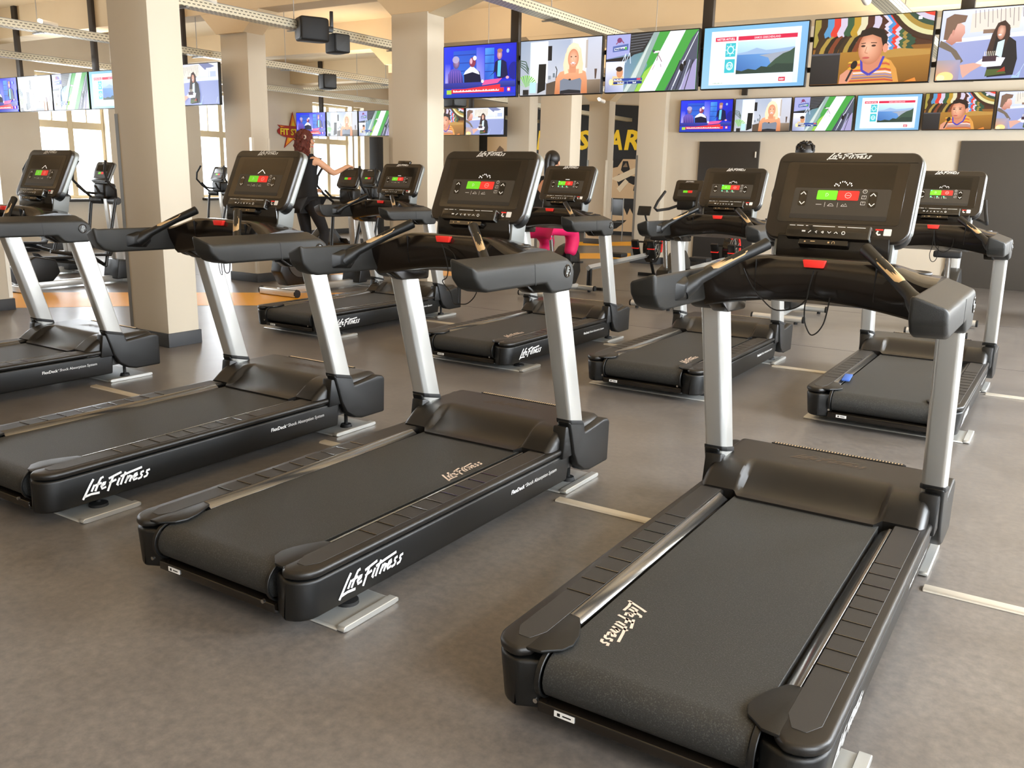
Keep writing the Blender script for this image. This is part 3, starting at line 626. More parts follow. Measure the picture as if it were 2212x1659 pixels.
# aluminium floor plates under every treadmill, cable ducts between them
def plate(k, y0, y1, where, xr=.50, xl=-.47):
    x, y = MILL[k].location[:2]; mb = MB()
    mb.prism([(y0, 0), (y0, .006), (y0+.012, .012), (y1-.012, .012), (y1, .006), (y1, 0)], 'x', xl, xr-.035)
    mb.prism([(y0+.02, 0), (y0, .004), (y0, .016), (y0+.01, .022), (y1-.01, .022), (y1, .016), (y1, .004), (y1-.02, 0)], 'x', xr-.035, xr)
    o = mb.build('floor_plate', 'aluminium', bevel=.002, seg=1); o.location = (x, y, 0)
    tag(o, 'aluminium floor plate under the %s end of %s' % (where, dict(A='the large foreground treadmill', B='the middle front-row treadmill', C='the front-row treadmill second from left', D='the treadmill at the left photo edge', E='the leftmost second-row treadmill', F='the second-row treadmill before the pink cyclist', G='the second-row treadmill before the dark door', H='the rightmost second-row treadmill')[k]), 'plate', 'aluminium plates under the treadmills')
for k in 'ABCDEFGH':
    plate(k, -.92, -.64, 'rear'); plate(k, .66, 1.0, 'front', .455)
DU = [('A', 1.0, 2.2, 3.41, 'right of the foreground treadmill'), ('AB', 0, 0, 3.41, 'between the foreground treadmill and its left neighbour'), ('BC', 0, 0, 3.43, 'between the two middle front-row treadmills'), ('CD', 0, 0, 3.45, 'in front of the near column between front-row treadmills')]
def duct(x0, x1, y, lab):
    o = MB().prism([(y-.03, 0), (y-.022, .012), (y+.022, .012), (y+.03, 0)], 'x', x0, x1).build('cable_duct', 'off_white', bevel=.003, seg=1); tag(o, lab, 'cable duct', 'pale cable ducts on the floor')
duct(-.31, 2.15, 3.43, 'pale cable duct on the floor right of the foreground treadmill')
duct(-1.905, -1.22, 3.43, 'pale cable duct between the foreground treadmill and its left neighbour')
duct(-3.445, -2.82, 3.44, 'short pale cable duct between the two middle front-row treadmills')
duct(-5.645, -4.36, 3.45, 'pale cable duct left of the second front-row treadmill, below the near column')
duct(-5.66, -4.48, 7.2, 'pale cable duct between the two leftmost second-row treadmills')
duct(-3.56, -2.915, 7.2, 'pale cable duct between the two middle second-row treadmills')
duct(-2.0, -1.335, 7.2, 'pale cable duct left of the rightmost second-row treadmill')
duct(-.42, 2.15, 7.2, 'pale cable duct running right from the rightmost second-row treadmill')
# ------------------------------------------------------------------ television pictures (flat coloured shapes on the screens, 16 x 9 units)
class Art:
    def __init__(s): s.mb = MB(); s.k = 0
    def poly(s, pts, c):
        s.k += 1; n = len(pts); s.mb.add([(x, y, s.k*.003) for x, y in pts], [list(range(n))], lin(c) if not isinstance(c, list) else [lin(q) for q in c]); return s
    def rect(s, x0, y0, x1, y1, c): return s.poly([(x0, y0), (x1, y0), (x1, y1), (x0, y1)], c)
    def grad(s, x0, y0, x1, y1, bl, br, tr_, tl): return s.poly([(x0, y0), (x1, y0), (x1, y1), (x0, y1)], [bl, br, tr_, tl])
    def ell(s, cx, cy, rx, ry, c, n=20, a=0):
        return s.poly([(cx+rx*math.cos(t)*math.cos(a)-ry*math.sin(t)*math.sin(a), cy+rx*math.cos(t)*math.sin(a)+ry*math.sin(t)*math.cos(a)) for t in [2*PI*i/n for i in range(n)]], c)
    def pg(s, pts, top, bot):      # a shape shaded from top to bottom
        ys = [p[1] for p in pts]; y0, y1 = min(ys), max(ys); a_, b_ = lin(top), lin(bot); s.k += 1; n = len(pts)
        s.mb.add([(x, y, s.k*.003) for x, y in pts], [list(range(n))], [tuple(b_[i]+(a_[i]-b_[i])*(p[1]-y0)/(y1-y0) for i in range(4)) for p in pts]); return s
    def eg(s, cx, cy, rx, ry, cin, cout, n=24, ox=0, oy=0):      # an oval shaded from its middle outwards
        s.k += 1; P = [(cx+rx*math.cos(t), cy+ry*math.sin(t), s.k*.003) for t in [2*PI*i/n for i in range(n)]]; ci, co_ = lin(cin), lin(cout)
        for i in range(n): s.mb.add([(cx+ox, cy+oy, s.k*.003), P[i], P[(i+1) % n]], [(0, 1, 2)], [ci, co_, co_])
        return s
    def text(s, body, x, y, w_, h, c):
        s.k += 1; put_text(s.mb, body, Matrix.Translation((x, y, s.k*.003)), w_, h, offset=.02, col=lin(c)); return s
    def bars(s, x, y, w_, h, c):       # a line of print too small to read
        q = x
        while q < x+w_:
            d = h*(.4+.5*abs(math.sin(q*7.3))); s.rect(q, y, min(q+d, x+w_), y+h*(.75+.25*math.cos(q*11)), c); q += d+h*.14
        return s
    def line(s, pts, w_, c):
        for a, b in zip(pts, pts[1:]):
            d = Vector((b[0]-a[0], b[1]-a[1])); n = Vector((-d.y, d.x)).normalized()*w_/2
            s.poly([(a[0]+n.x, a[1]+n.y), (a[0]-n.x, a[1]-n.y), (b[0]-n.x, b[1]-n.y), (b[0]+n.x, b[1]+n.y)], c)
        return s
ARTS = []
# 1 a talk show in a blue studio
a = Art(); a.grad(0, 0, 16, 9, '1c3cc0', '2434d8', '1420c8', '2a3ce8')
a.grad(2.2, 2, 7.4, 8.2, '3c78d8', '2a60d0', '2050c8', '2a58d0').grad(7.4, 2, 9.2, 8.6, 'a8a8f4', '8090f0', '3040e0', '5060e8').grad(.3, 1.8, 1.6, 6, 'c0b4f4', '6070e8', '2c40e0', '3848e0')
a.grad(9.3, 3, 11.3, 8.4, '2a58c8', '3a78d8', '3080e0', '58a0ec').grad(11.3, 3, 15.8, 8.6, '1a2cb8', '1820b0', '1828d0', '2030d8')
for y in (4.6, 6.0, 7.4): a.rect(2.3, y, 7.3, y+.12, '16309c'); a.rect(9.3, y-.3, 11.3, y-.18, '16309c')
a.pg([(1, 2), (1, 4.2), (1.7, 5.0), (2.6, 5.2), (3.8, 4.8), (4.4, 3.6), (4.6, 2)], '6858c0', '28206c').eg(2.9, 6.1, .75, 1.0, 'b088b0', '58487c', 20, .2).ell(2.8, 6.7, .78, .62, 'b0a4cc')
for k in range(6): a.line([(1.1+k*.6, 2), (1.3+k*.5, 4.7)], .08, 'a070c8')
a.poly([(4.8, 2), (4.7, 4), (5.6, 5.0), (6.6, 5.2), (8.2, 4.4), (8.6, 2.6), (8.5, 2)], '0a1034').poly([(4.6, 4), (5.0, 4.6), (6.2, 5.4), (7.0, 5.2), (8.0, 4.4), (8.2, 3.9), (6.6, 4.4)], 'f4f4ff').ell(6.6, 6.1, .72, .85, '8c3850').ell(7.1, 6.8, .4, .4, 'ffffff').ell(6.3, 6.3, .3, .5, 'e8b0c0')
a.poly([(10.3, 3.4), (11.3, 4.2), (11.6, 5.9), (12.3, 6.3), (13.3, 6.2), (14, 5.8), (14.4, 3.6), (13.6, 3.2), (12.8, 3.0), (12, 3.3), (11.7, 4.3)], '0c1448').poly([(12.1, 3.4), (12.2, 6.1), (12.9, 6.2), (12.8, 3.4)], '68c4f0').eg(12.55, 7.1, .55, .8, 'f0b8b8', 'a06c80').ell(12.6, 7.8, .58, .36, 'a87860').ell(14.3, 3.2, .35, .25, 'e0a8b8')
a.ell(15.7, 4.3, 1.2, 1.5, '101c90').ell(14.3, 7.7, .3, .35, '8cb4f4').grad(0, 1.6, 16, 2.6, '2a2a80', '1c2880', '3848b0', '3038a0').poly([(8.8, 2.0), (12.2, 2.3), (13.2, 3.1), (9.4, 2.9)], 'e85a9c').ell(8.9, 2.7, .3, .3, 'f0f0ff')
a.grad(1.9, .75, 13.6, 1.5, 'd01828', 'e02030', 'f04048', 'd83040').poly([(5, 1.5), (12.8, 1.5), (12.8, 2.1)], 'e8303c').rect(.8, .6, 1.9, 1.35, 'a8d048').rect(14.3, .8, 15, 1.5, 'e84050').ell(14.65, 1.15, .25, .25, 'ffe8ec').grad(0, 0, 16, .55, '1838a8', '3048c8', '2038b0', '2040b0')
a.bars(2.3, .93, 10.4, .36, 'fff0f0'); ARTS.append((a, 'a talk show in a blue studio'))
# 2 a blonde woman in a white living room
a = Art(); a.grad(0, 0, 16, 9, 'b8bcc4', 'c4c0c4', 'ccd0e0', '98a8c0').grad(2.0, 2, 5.6, 8.8, 'e8f4fc', 'ffffff', 'ffffff', 'dcecf8').grad(5.6, 3, 10, 8.8, 'c8ccd8', 'd0d4dc', 'a8b4cc', 'b4bed0').grad(10.4, 3.4, 13.2, 8.9, 'fcfcfc', 'fffcf4', 'ffffff', 'f0f4fc').rect(13.0, 4.1, 13.4, 8.6, 'c0b4ac')
a.rect(5.6, 5.6, 6.4, 8.0, '1a1c20').poly([(3.6, .2), (3.8, 5.1), (5.3, 5.1), (5.2, .8)], '141618').poly([(5.4, .3), (5.4, 1.8), (8, 2.4), (9, 2.4), (9, 0), (5.4, 0)], '5a4c40').line([(7.3, 2.3), (7.5, 4), (7.2, 4.6)], .16, '201c1c').rect(6.7, 2.8, 7.1, 3.5, '707c84').rect(5.8, 2.5, 6.3, 3.1, '889098')
a.grad(12.6, 0, 16, 2.2, '6c5c4c', '54483c', '8a7866', '9c8c7c').poly([(14.8, 3.9), (15.3, 3.9), (15.15, 2.3), (14.9, 2.3)], '5c4840')
for k in range(13):
    t = -1.3+k*.2; a.poly([(1.2, 1.3), (1.2+2.4*math.sin(t), 1.3+2.1*math.cos(t)), (1.35+2.3*math.sin(t+.06), 1.3+2.0*math.cos(t+.06))], '6cb83c' if k % 2 else '88d050')
for k in range(4): a.line([(.1, 5.8-k*.3), (1.2, 5.6-k*.5), (1.8, 4.3-k*.25)], .14, '2c5034')
a.rect(.7, .0, 1.9, .9, '242424').rect(2.1, .3, 3.4, 2.1, 'b8e0e8')
a.poly([(8.9, 5.2), (8.9, 3.4), (9.4, 3.4), (9.4, 2.6), (12.2, 3.0), (12.3, 4.0), (12.6, 5.0), (12.2, 7.2), (11.4, 8.1), (10.4, 8.2), (9.5, 7.4)], 'f0dcb8').pg([(7.2, .0), (7.4, 2.6), (8.2, 3.6), (9.8, 4.0), (12.0, 4.0), (13.2, 3.5), (13.5, 2.2), (13.6, 0)], 'f0ac84', 'cc7c50').rect(10, 3.4, 11.3, 4.8, 'dc9470')
a.eg(10.75, 5.7, 1.05, 1.55, 'f8c4a4', 'd88c68').poly([(9.5, 6.6), (10.2, 7.4), (11.2, 7.5), (12, 6.8), (11.7, 8.0), (10.7, 8.3), (9.8, 7.8)], 'fae8c4').poly([(9.2, 6.6), (9.7, 6.8), (9.6, 4.4), (9.9, 3.4), (9.1, 3.2), (8.8, 4.8)], 'f6e0bc').poly([(12.1, 6.8), (11.8, 6.6), (11.9, 4.4), (11.9, 3.2), (12.6, 3.3), (12.7, 4.8)], 'f2dab4')
a.ell(10.35, 6.0, .17, .09, '5a3c34').ell(11.2, 6.0, .17, .09, '5a3c34').ell(10.75, 4.95, .48, .2, 'fff4f0').line([(10.3, 5.1), (10.75, 4.72), (11.2, 5.1)], .09, 'c8584c').line([(10.75, 5.9), (10.85, 5.45)], .07, 'd89478')
a.poly([(8.3, 0), (8.3, 2.2), (9, 2.5), (10.6, 2.2), (12.2, 2.5), (12.5, 2.1), (12.4, 0)], '7c8494').poly([(8.3, 0), (8.4, .5), (10, .7), (12.3, .5), (12.4, 0)], '20222a').ell(10.2, 2.3, .25, .14, '181820'); ARTS.append((a, 'a smiling blonde woman'))
# 3 ski jumping with the green inrun and white lane
a = Art(); a.grad(0, 0, 16, 9, '8898c8', '68b058', '2a9838', '68709c').poly([(5.4, 9), (16, 9), (16, 0), (5, 0), (7.5, 4)], '44a044').poly([(7, 3), (9.5, 5), (10, 4), (7, 0), (5.4, 0)], '9ccc50').poly([(12, 0), (15, 6), (13.6, 0)], 'a4d058')
a.poly([(11.2, 9), (13.8, 9), (9.1, 0), (6.2, 0)], 'f4f8ff').poly([(0, 9), (4.4, 9), (4.2, 5.9), (0, 5.3)], 'a4a8dc').poly([(4.3, 9), (8.8, 9), (7.2, 6.2), (4.2, 5.6)], '2a2c30')
for k in range(7): a.line([(4.4, 8.7-k*.42), (8.4-k*.35, 8.9-k*.42)], .1, '6c7078')
a.poly([(8.4, 9), (9.4, 9), (5.4, 0), (3.2, 0)], '94aaa8').poly([(7.4, 7), (8.2, 8.2), (5.5, 2), (4, 0), (3.4, 0)], 'ccd8d4').poly([(0, 5.2), (4.2, 5.6), (5.4, 6), (3.6, 4.8), (0, 4.9)], '1c1c20').grad(0, 0, 3.4, 4.8, '8890b8', 'c0c8e4', 'f4f4ff', 'f4f4ff')
a.line([(2.8, 4.4), (3.6, 6.0), (3.4, 4.2)], .12, 'd4e0f4').line([(3.6, 4.6), (4.3, 6.1), (4.5, 4.4)], .12, 'd4e0f4').poly([(15, 7.8), (16, 9), (16, 0), (10.8, 0), (12.8, 3.6)], '505468').poly([(15.8, 4.6), (16, 4.6), (16, 0), (13.2, 0), (14.4, 2.4)], 'a49cc8')
for k in range(5): a.line([(11.2+k*.75, 0), (13.2+k*.55, 4.5)], .14, 'c4c8e0' if k % 2 else '202430')
a.line([(16, 8.6), (14, 4.6), (12.2, .6)], .16, 'e4e8f4').ell(13.5, 3.4, .35, .6, '101218').ell(14.0, 4.0, .25, .4, '181a20')
a.poly([(1.2, 7.2), (4, 7.5), (4, 6.5), (1.2, 6.3)], '5468a8').poly([(1.5, 6.9), (3.7, 7.1), (3.7, 6.7), (1.5, 6.5)], 'e8ecf8').bars(1.6, 6.6, 1.8, .3, '24407c').ell(2.4, 8.1, .45, .4, '7c3868').line([(1.8, 7.5), (2.6, 8.3), (3.2, 7.6)], .16, '8c4068').rect(3.4, 6.6, 3.8, 7, '50b048')
a.line([(8.6, 5.9), (9.6, 6.0), (9.9, 5.0)], .3, 'f0e4ec').line([(9.5, 5.9), (9.2, 4.6)], .12, '8c6070').line([(9.5, 5.4), (10.1, 4.4)], .12, '8c6070').ell(8.6, 6.1, .22, .22, '484858').line([(8.9, 4.0), (8.5, 3.2)], .08, 'c08090').line([(10.0, 3.6), (9.9, 4.1)], .08, '805060')
a.grad(1.4, 1.1, 3.4, 2.5, 'e8d040', 'f0d848', 'f0c8a0', 'f0c8a0').ell(2.7, 3.0, .6, .8, 'd4946c').ell(2.6, 3.6, .62, .4, '38241c').rect(1.6, 1.7, 6.8, 2.1, '2848a0').rect(1.6, 1.2, 6.8, 1.6, '1c3484').bars(1.7, 1.78, 1.5, .24, 'ffffff').bars(2.4, 1.28, 1.2, .24, 'ffffff').bars(5.2, 1.28, .6, .24, 'ffffff').rect(4.2, 1.2, 4.26, 1.6, 'c8d4f4').rect(5.9, 1.75, 6.6, 2.05, 'd85060').ell(1.2, 1.55, .35, .5, 'f4ecb0')
ARTS.append((a, 'ski jumping above a green slope'))
# 4 a weather board with a bay
a = Art(); a.grad(0, 0, 16, 9, '9cc8e0', '78b0dc', '84b8e4', '78bce0').grad(1.2, .5, 15, 8.4, 'e8f8fc', 'd8ecf8', 'f4fcff', 'f4fcff').rect(1.6, .5, 14.2, 1.9, 'fdfefe').grad(2.6, 2, 14, 8, 'ffffff', 'ffffff', 'ffffff', 'ffffff')
a.rect(1.9, 6.9, 5.2, 7.5, 'd8244c').text('WETTER AKTUELL', 2.1, 7.02, 2.9, .34, 'fff0f4').rect(5.5, 6.9, 14.5, 7.5, 'd8244c').text('SAMOS GRIECHENLAND', 8.0, 7.02, 4.0, .32, 'fcd0d8')
for y in (4.6, 1.9+.35):
    a.rect(3.6, y, 5.2, y+2.0, '3cc0cc'); a.ell(4.4, y+1, .55, .62, 'd8f8fa'); a.ell(4.4, y+1, .38, .44, '3cc0cc')
for k in range(8): t = k*PI/4; a.line([(4.4+.6*math.cos(t), 5.6+.66*math.sin(t)), (4.4+.78*math.cos(t), 5.6+.86*math.sin(t))], .12, 'd8f8fa')
a.line([(4.1, 3.4), (4.4, 2.7), (4.7, 3.4), (4.1, 3.4)], .12, 'd8f8fa')
a.grad(5.5, 2.0, 14.3, 6.7, '5c94d4', '78b4e4', 'dcf2fc', 'c4e8fc').poly([(5.5, 5.0), (7, 5.2), (8.5, 5.7), (10, 5.3), (12, 5.4), (14.3, 5.6), (14.3, 4.6), (5.5, 4.7)], '9cb8dc').grad(5.5, 2.4, 11, 4.8, '3c6cb0', '5890d0', '6ca0dc', '5488c8').poly([(9, 4.6), (10.4, 4.2), (10.8, 3.4), (10.4, 2.6), (14.3, 2.6), (14.3, 5.2), (12, 4.9)], 'a0a8b8')
a.poly([(9.6, 2), (10.4, 3.0), (11.5, 4.0), (12.6, 4.7), (13.6, 5.0), (14.3, 5.5), (14.3, 2)], '3c5444').poly([(5.5, 2), (5.5, 2.6), (6.4, 2.4), (7.4, 2.7), (8.6, 2.5), (9.4, 3.0), (10.8, 2.8), (11.6, 3.3), (14.3, 3.2), (14.3, 2)], '2c4038').rect(12.2, .75, 13.2, 1.35, 'd02848').text('ntv', 12.35, .88, .7, .32, 'ffffff').bars(1.9, .7, 1.6, .12, '90b898')
ARTS.append((a, 'a weather board with a bay view'))
# 5 a boy with a microphone in front of a zigzag blanket
a = Art(); a.rect(0, 0, 16, 9, '8c5c28').rect(0, 4.9, 16, 9, '4c2c1c')
cl = ['a09040', '3c2818', '5894c0', 'd83c30', 'cfc4d8', '34583c', 'b8902c', 'dcd4b0', '4c2820', 'cfc4d8']
for k in range(10):
    x = -.6+k*.92; a.poly([(x, 5.2), (x+.35, 6.2), (x+.1, 7.0), (x+.55, 8.0), (x+.5, 9), (x+1.5, 9), (x+1.5, 8.0), (x+1.05, 7.0), (x+1.3, 6.2), (x+.95, 5.2)], cl[k])
for k, c in enumerate(('4c2820', 'd8ccdc', '4c90cc', 'e03c30', 'cfc4d8', '3c5c3c', 'a08440', '2c4c38')):
    o_ = k*.5; a.line([(9.0+o_, 9.4-o_*.2), (10.1+o_, 8.3-o_*.4), (9.3+o_, 7.7-o_*.5), (10.3+o_, 6.8-o_*.4), (9.4+o_, 6.2-o_*.4), (10.4+o_, 5.2-o_*.4), (9.6+o_, 4.4)], .62, c)
for k, c in enumerate(('3c2418', 'd8d4a0', 'a8883c', '2c4838', 'cfc4d8', 'e04030', '4c90cc', '4c2820')):
    r0 = 7.3-k*.62; a.poly([(16.8+r0*math.cos(t), 12.6+r0*math.sin(t)) for t in [PI+.3+i*.105 for i in range(14)]]+[(16.8+(r0-.64)*math.cos(t), 12.6+(r0-.64)*math.sin(t)) for t in [PI+.3+i*.105 for i in range(13, -1, -1)]], c)
for k in range(9): a.poly([(.2+k*.66, 3.6), (.5+k*.66, 5.0), (1.3+k*.64, 6.2), (2.1+k*.62, 6.6), (2.4+k*.62, 6.3), (1.6+k*.64, 5.6), (1.0+k*.66, 4.6), (.8+k*.66, 3.6)], ('3c2c1c', 'a88c40', '241c14', '7c3c24', '2c2018')[k % 5])
a.grad(4, 0, 16, 4.3, '8c5c1c', '7c5018', 'b07c34', 'a87830').poly([(8, 4.0), (12, 4.5), (16, 4.1), (16, 3.5), (8, 3.2)], 'b88c44').grad(0, 0, 4, 4.2, '1c1a1c', '242224', '343234', '2c2c2c').rect(0, 4.0, 4, 4.25, '505058')
a.poly([(4.9, 0), (5.2, 1.9), (6, 2.8), (7.6, 3.6), (9.4, 3.7), (11, 2.9), (11.8, 1.8), (12.3, 0)], 'd89848')
for y, c in ((.2, 'c04c38'), (.55, '8c7088'), (.9, '9c88a8'), (1.25, 'e8d4d8'), (1.6, 'c84c34'), (1.95, 'e0a834'), (2.35, 'c85838'), (2.75, 'e8b440')): a.poly([(5.2, y), (10.4, y+.1), (11.6-y*.3, y-.1), (11.6-y*.3, y+.12), (10.4, y+.32), (5.4, y+.22)], c)
a.poly([(7.2, 3.0), (7.3, 1.8), (8.2, 1.2), (9.6, 2.0), (10, 3.6)], 'd08468').line([(7.0, 3.2), (7.2, 1.7), (8.2, 1.1), (9.5, 2.0), (10.0, 3.5)], .32, '4840b0')
a.eg(8.1, 4.7, 1.65, 2.2, 'f8bc9c', 'c07858', 26, -.5, .1).poly([(6.4, 6.2), (6.7, 7.1), (8, 7.5), (9.6, 7.1), (10.3, 6.0), (10.2, 4.8), (9.7, 5.0), (9.4, 6.0), (8.2, 6.5), (7.0, 6.3)], '241814').ell(10.1, 4.6, .35, .6, 'e4987c').ell(7.1, 5.0, .3, .14, '3c2420').ell(8.5, 5.0, .3, .14, '3c2420').line([(6.8, 5.35), (7.4, 5.4)], .1, '3c2418').line([(8.1, 5.4), (8.9, 5.35)], .1, '3c2418').line([(7.6, 4.9), (7.4, 4.1), (7.8, 4.0)], .1, 'c07c60').ell(7.6, 3.4, .5, .15, 'c05850')
a.poly([(4.2, 0), (4.3, 1.2), (5.2, 1.9), (6.1, 1.6), (6, .8), (5.4, 0)], 'd89478').line([(5.2, .3), (5.9, 1.9)], .3, '2c2428').ell(6.1, 2.5, .42, .6, '1c1618', a=-.4).poly([(13, 0), (14.6, 0), (14.4, .5)], 'e88838').rect(14, 8.1, 14.5, 8.5, 'f4f4f4'); ARTS.append((a, 'a boy in a striped shirt holding a microphone'))
# 6 two young people with a birthday cake in a street
a = Art(); a.grad(0, 0, 16, 9, '98a0d0', '8c98c8', '94a0d0', 'a8acd4').grad(0, 5.2, 16, 9, 'c8d0ec', 'd0d8f4', 'f4f8ff', 'd8dcf4').poly([(0, 5.2), (16, 6.2), (16, 5.6), (0, 4.7)], 'e4e8f8')
a.poly([(3.6, 6), (3.6, 8.4), (9.4, 8.9), (9.4, 6.3)], 'e4dcd0').rect(5.2, 5.8, 6.6, 6.3, '8c7060').rect(7.2, 6, 8.4, 6.4, '8c7c68').poly([(9.5, 9), (12.8, 9), (15, 8.3), (11.6, 7.6)], '7880a8').rect(12, 6.3, 16, 8, 'e8ecfc')
for k in range(12): a.line([(4+k*.5, 8.8), (4.2+k*.5, 6.6+(k % 3)*.5)], .07, '8c7c80')
a.line([(9.5, 0), (10.2, .9), (10.6, 1.9)], .06, 'c8d8f4').line([(15.2, .3), (15.7, 1.6)], .1, 'd8e4f8').line([(12.9, 5.6), (12.9, 8)], .05, '586078').rect(13.4, 6.0, 15.4, 7.2, 'b8c4e8'); n6 = len(a.mb.v)
a.poly([(0, 0), (0, 5.0), (1.2, 5.1), (2.8, 4.4), (4.2, 3), (4.8, 1.6), (4.8, 0)], '98a0c8').poly([(.2, 5.2), (1.4, 4.8), (3.4, 3.8), (4.9, 2.4), (4.2, 2.0), (2.4, 3.6), (0, 4.4)], '746658').grad(0, 0, 4.4, 2.6, 'e0a060', '9890b0', 'a0a0c0', 'a89c9c').ell(1.8, .4, 1.6, .7, 'ffdc90').ell(1.0, .3, .8, .4, 'fff0b8')
a.pg([(1.2, 5), (1.3, 6.6), (3.4, 7.4), (4.4, 6.9), (4.6, 6.0), (4.1, 5.4), (4.2, 4.9), (3.2, 4.9), (2.4, 4.5)], 'f0b8a8', 'b87868').poly([(.7, 5.3), (.8, 8.0), (2.2, 8.5), (4.7, 8.2), (4.4, 7.4), (3, 7.2), (2.6, 6.4), (1.9, 5.9), (1.5, 5.2)], '7c6050').ell(2.4, 6.1, .25, .4, 'd09080')
a.poly([(9.6, .2), (9.0, 3.6), (10, 5.4), (12.4, 5.4), (14, 4.6), (14.6, 2.4), (14.2, .4)], '16161e').poly([(8.9, 3.2), (9.6, 5.6), (10.4, 7.0), (11.6, 7.3), (12.6, 6.6), (12.8, 5.4), (12, 3.8), (11.4, 5), (10.4, 5.4), (10, 3.2)], '3c2824').eg(11.2, 5.9, .75, 1.0, 'f0c0a8', 'a86c58').poly([(10.2, 6.2), (11, 7.1), (12, 6.8), (12.2, 5.6), (11.8, 6.6), (10.9, 6.7)], '38221e').ell(11.0, 5.5, .3, .1, 'ffffff').poly([(10.6, 3), (10.8, 4.6), (12, 4.9), (11.8, 2.6)], 'd0e8f4')
a.poly([(6.9, 1.9), (9, 2.9), (12.5, 2.6), (11.9, 1.6), (9, 1.5)], 'f8f4ff').rect(8.4, 2.2, 10.9, 2.9, '3c2434')
for k in range(7): a.line([(8.7+k*.33, 2.9), (8.7+k*.33, 3.5)], .09, 'fff4e0')
a.poly([(4.4, 1.9), (6.9, 2.1), (8.6, 1.8), (6.6, 1.0), (5.2, .2), (4.8, .8)], 'dca898').poly([(9.2, .3), (9.4, 1.2), (12.4, 1.2), (13, .6)], '4c5c2c').poly([(11.2, .8), (12.6, 1.5), (12.8, .9)], 'a03020').poly([(14.2, .4), (15, .2), (15.6, 1.2), (15.4, 0), (14, 0)], 'a8c8f0'); a.mb.v = a.mb.v[:n6]+[(x*.66, y, z) for x, y, z in a.mb.v[n6:]]; ARTS.append((a, 'a girl being handed a birthday cake'))
screen_mesh = []
for a, d in ARTS:
    a.mb.v = [((x-8)/16*.928, (y-4.5)/9*.522, z*.1) for x, y, z in a.mb.v]
    a.mb.v = [(max(-.464, min(.464, x)), max(-.261, min(.261, y)), z) for x, y, z in a.mb.v]
    o = a.mb.build('screen', 'screen_picture', smooth=False); screen_mesh.append(o.data); bpy.data.objects.remove(o)
fr = MB().prism(rrect(.948, .542, .006, 2), 'z', -.045, -.001).build('housing', 'black_plastic', bevel=.003, seg=1); frm = fr.data; bpy.data.objects.remove(fr)
bk = MB().box((0, -.02, -.065), (.5, .3, .045)).build('rear_cover', 'black_plastic', bevel=.008); bkm = bk.data; bpy.data.objects.remove(bk)
def tv(ch, xl, y, z0, sc, lab, grp):
    t = empty('television', (xl+.475*sc, y, z0+.2715*sc), 0); t.rotation_euler = (PI/2, 0, 0); t.scale = (sc,)*3
    for nm, me in (('housing', frm), ('screen', screen_mesh[ch]), ('rear_cover', bkm)):
        o = bpy.data.objects.new(nm, me); C.objects.link(o); o.parent = t
    tag(t, lab, 'television', grp)
ORD = ('leftmost', 'second from left', 'third from left', 'third from right', 'second from right', 'rightmost')
for k in range(6):
    tv(k, -6.08+.9833*k, 8.05, 2.303, 1.0, 'big near television showing %s, above the treadmills' % ARTS[k][1], 'televisions of the near hanging row')
    tv(k, -6.187+.982*k, 15.05, 2.322, 1.0, 'wall television showing %s, under the big ones' % ARTS[k][1], 'televisions on the front wall')
    if k != 4: tv(k, -15.47+.96*k, 8.05, 2.333, .985, 'hanging television showing %s, left beside the near column' % ARTS[k][1], 'televisions of the left hanging row')
    if k != 3: tv(k, -15.66+.966*k, 15.1, 2.307, .985, 'small far television showing %s, beyond the columns' % ARTS[k][1], 'televisions of the far hanging row')
# hanging frames of the television rows
def hanger(x0, x1, y, posts, lab, long=0):
    h = empty('television_hanger', ((x0+x1)/2, y, 0)); c = (x0+x1)/2
    for z in (2.45, 2.70): MB().box((0, .112, z), (x1-x0, .03, .04)).build('rail', 'dark_steel', h, smooth=False)
    for p in posts: MB().box((p-c, .156, (2.35+HC)/2), (.10, .055, HC-2.35)).build('post', 'dark_steel', h, bevel=.004)
    tag(h, lab, 'hanger')
hanger(-6.0, -.3, 8.05, (-5.25, -3.15, -1.0), 'dark steel ceiling posts carrying the big near televisions')
hanger(-15.3, -9.9, 8.05, (-14.68, -12.64, -10.62), 'dark steel ceiling posts carrying the left television row')
hanger(-15.5, -10.0, 15.1, (-15.0, -12.9, -10.8), 'dark steel ceiling posts carrying the far television row')
MB().box((-5.08, 15.115, 3.42), (.09, .05, 1.0)).build('cable_cover', 'dark_steel', bevel=.004)
o = bpy.data.objects['cable_cover']; tag(o, 'dark vertical cable cover on the wall above the blue wall television', 'cable cover')
# cable trays along the room
def tray(x, y0, y1, lab, rods):
    t = empty('cable_tray', (x, y0, 3.0)); L = y1-y0
    mb = MB().prism([(-.075, 0), (.075, 0), (.075, .085), (.072, .085), (.072, .003), (-.072, .003), (-.072, .085), (-.075, .085)], 'y', 0, L)
    mb.build('channel', 'perforated_steel', t, smooth=False)
    for s in (-1, 1): MB().box((s*.076, L/2, .085), (.008, L, .006)).build('edge_lip', 'steel', t, smooth=False)
    for y in rods:
        r = MB().tube([(0, y-y0, -.01), (0, y-y0, HC-3.0)], .005, 6).box((0, y-y0, -.012), (.2, .03, .012)).build('hanger_rod', 'steel', t)
    tag(t, lab, 'cable tray', 'perforated cable trays under the ceiling')
tray(-1.7, 1.0, 15.0, 'perforated steel cable tray nearest the right side of the room', (3, 5.6, 7.1, 9.5, 12.4))
tray(-4.65, -2.0, 15.0, 'perforated cable tray running to the join of two near televisions', (1, 3.4, 6.0, 7.9, 10.4, 13.2))
tray(-7.5, -2.0, 15.0, 'perforated cable tray with two black speakers, behind the middle column', (1, 3.4, 5.8, 7.25, 8.9, 11.0, 13.5))
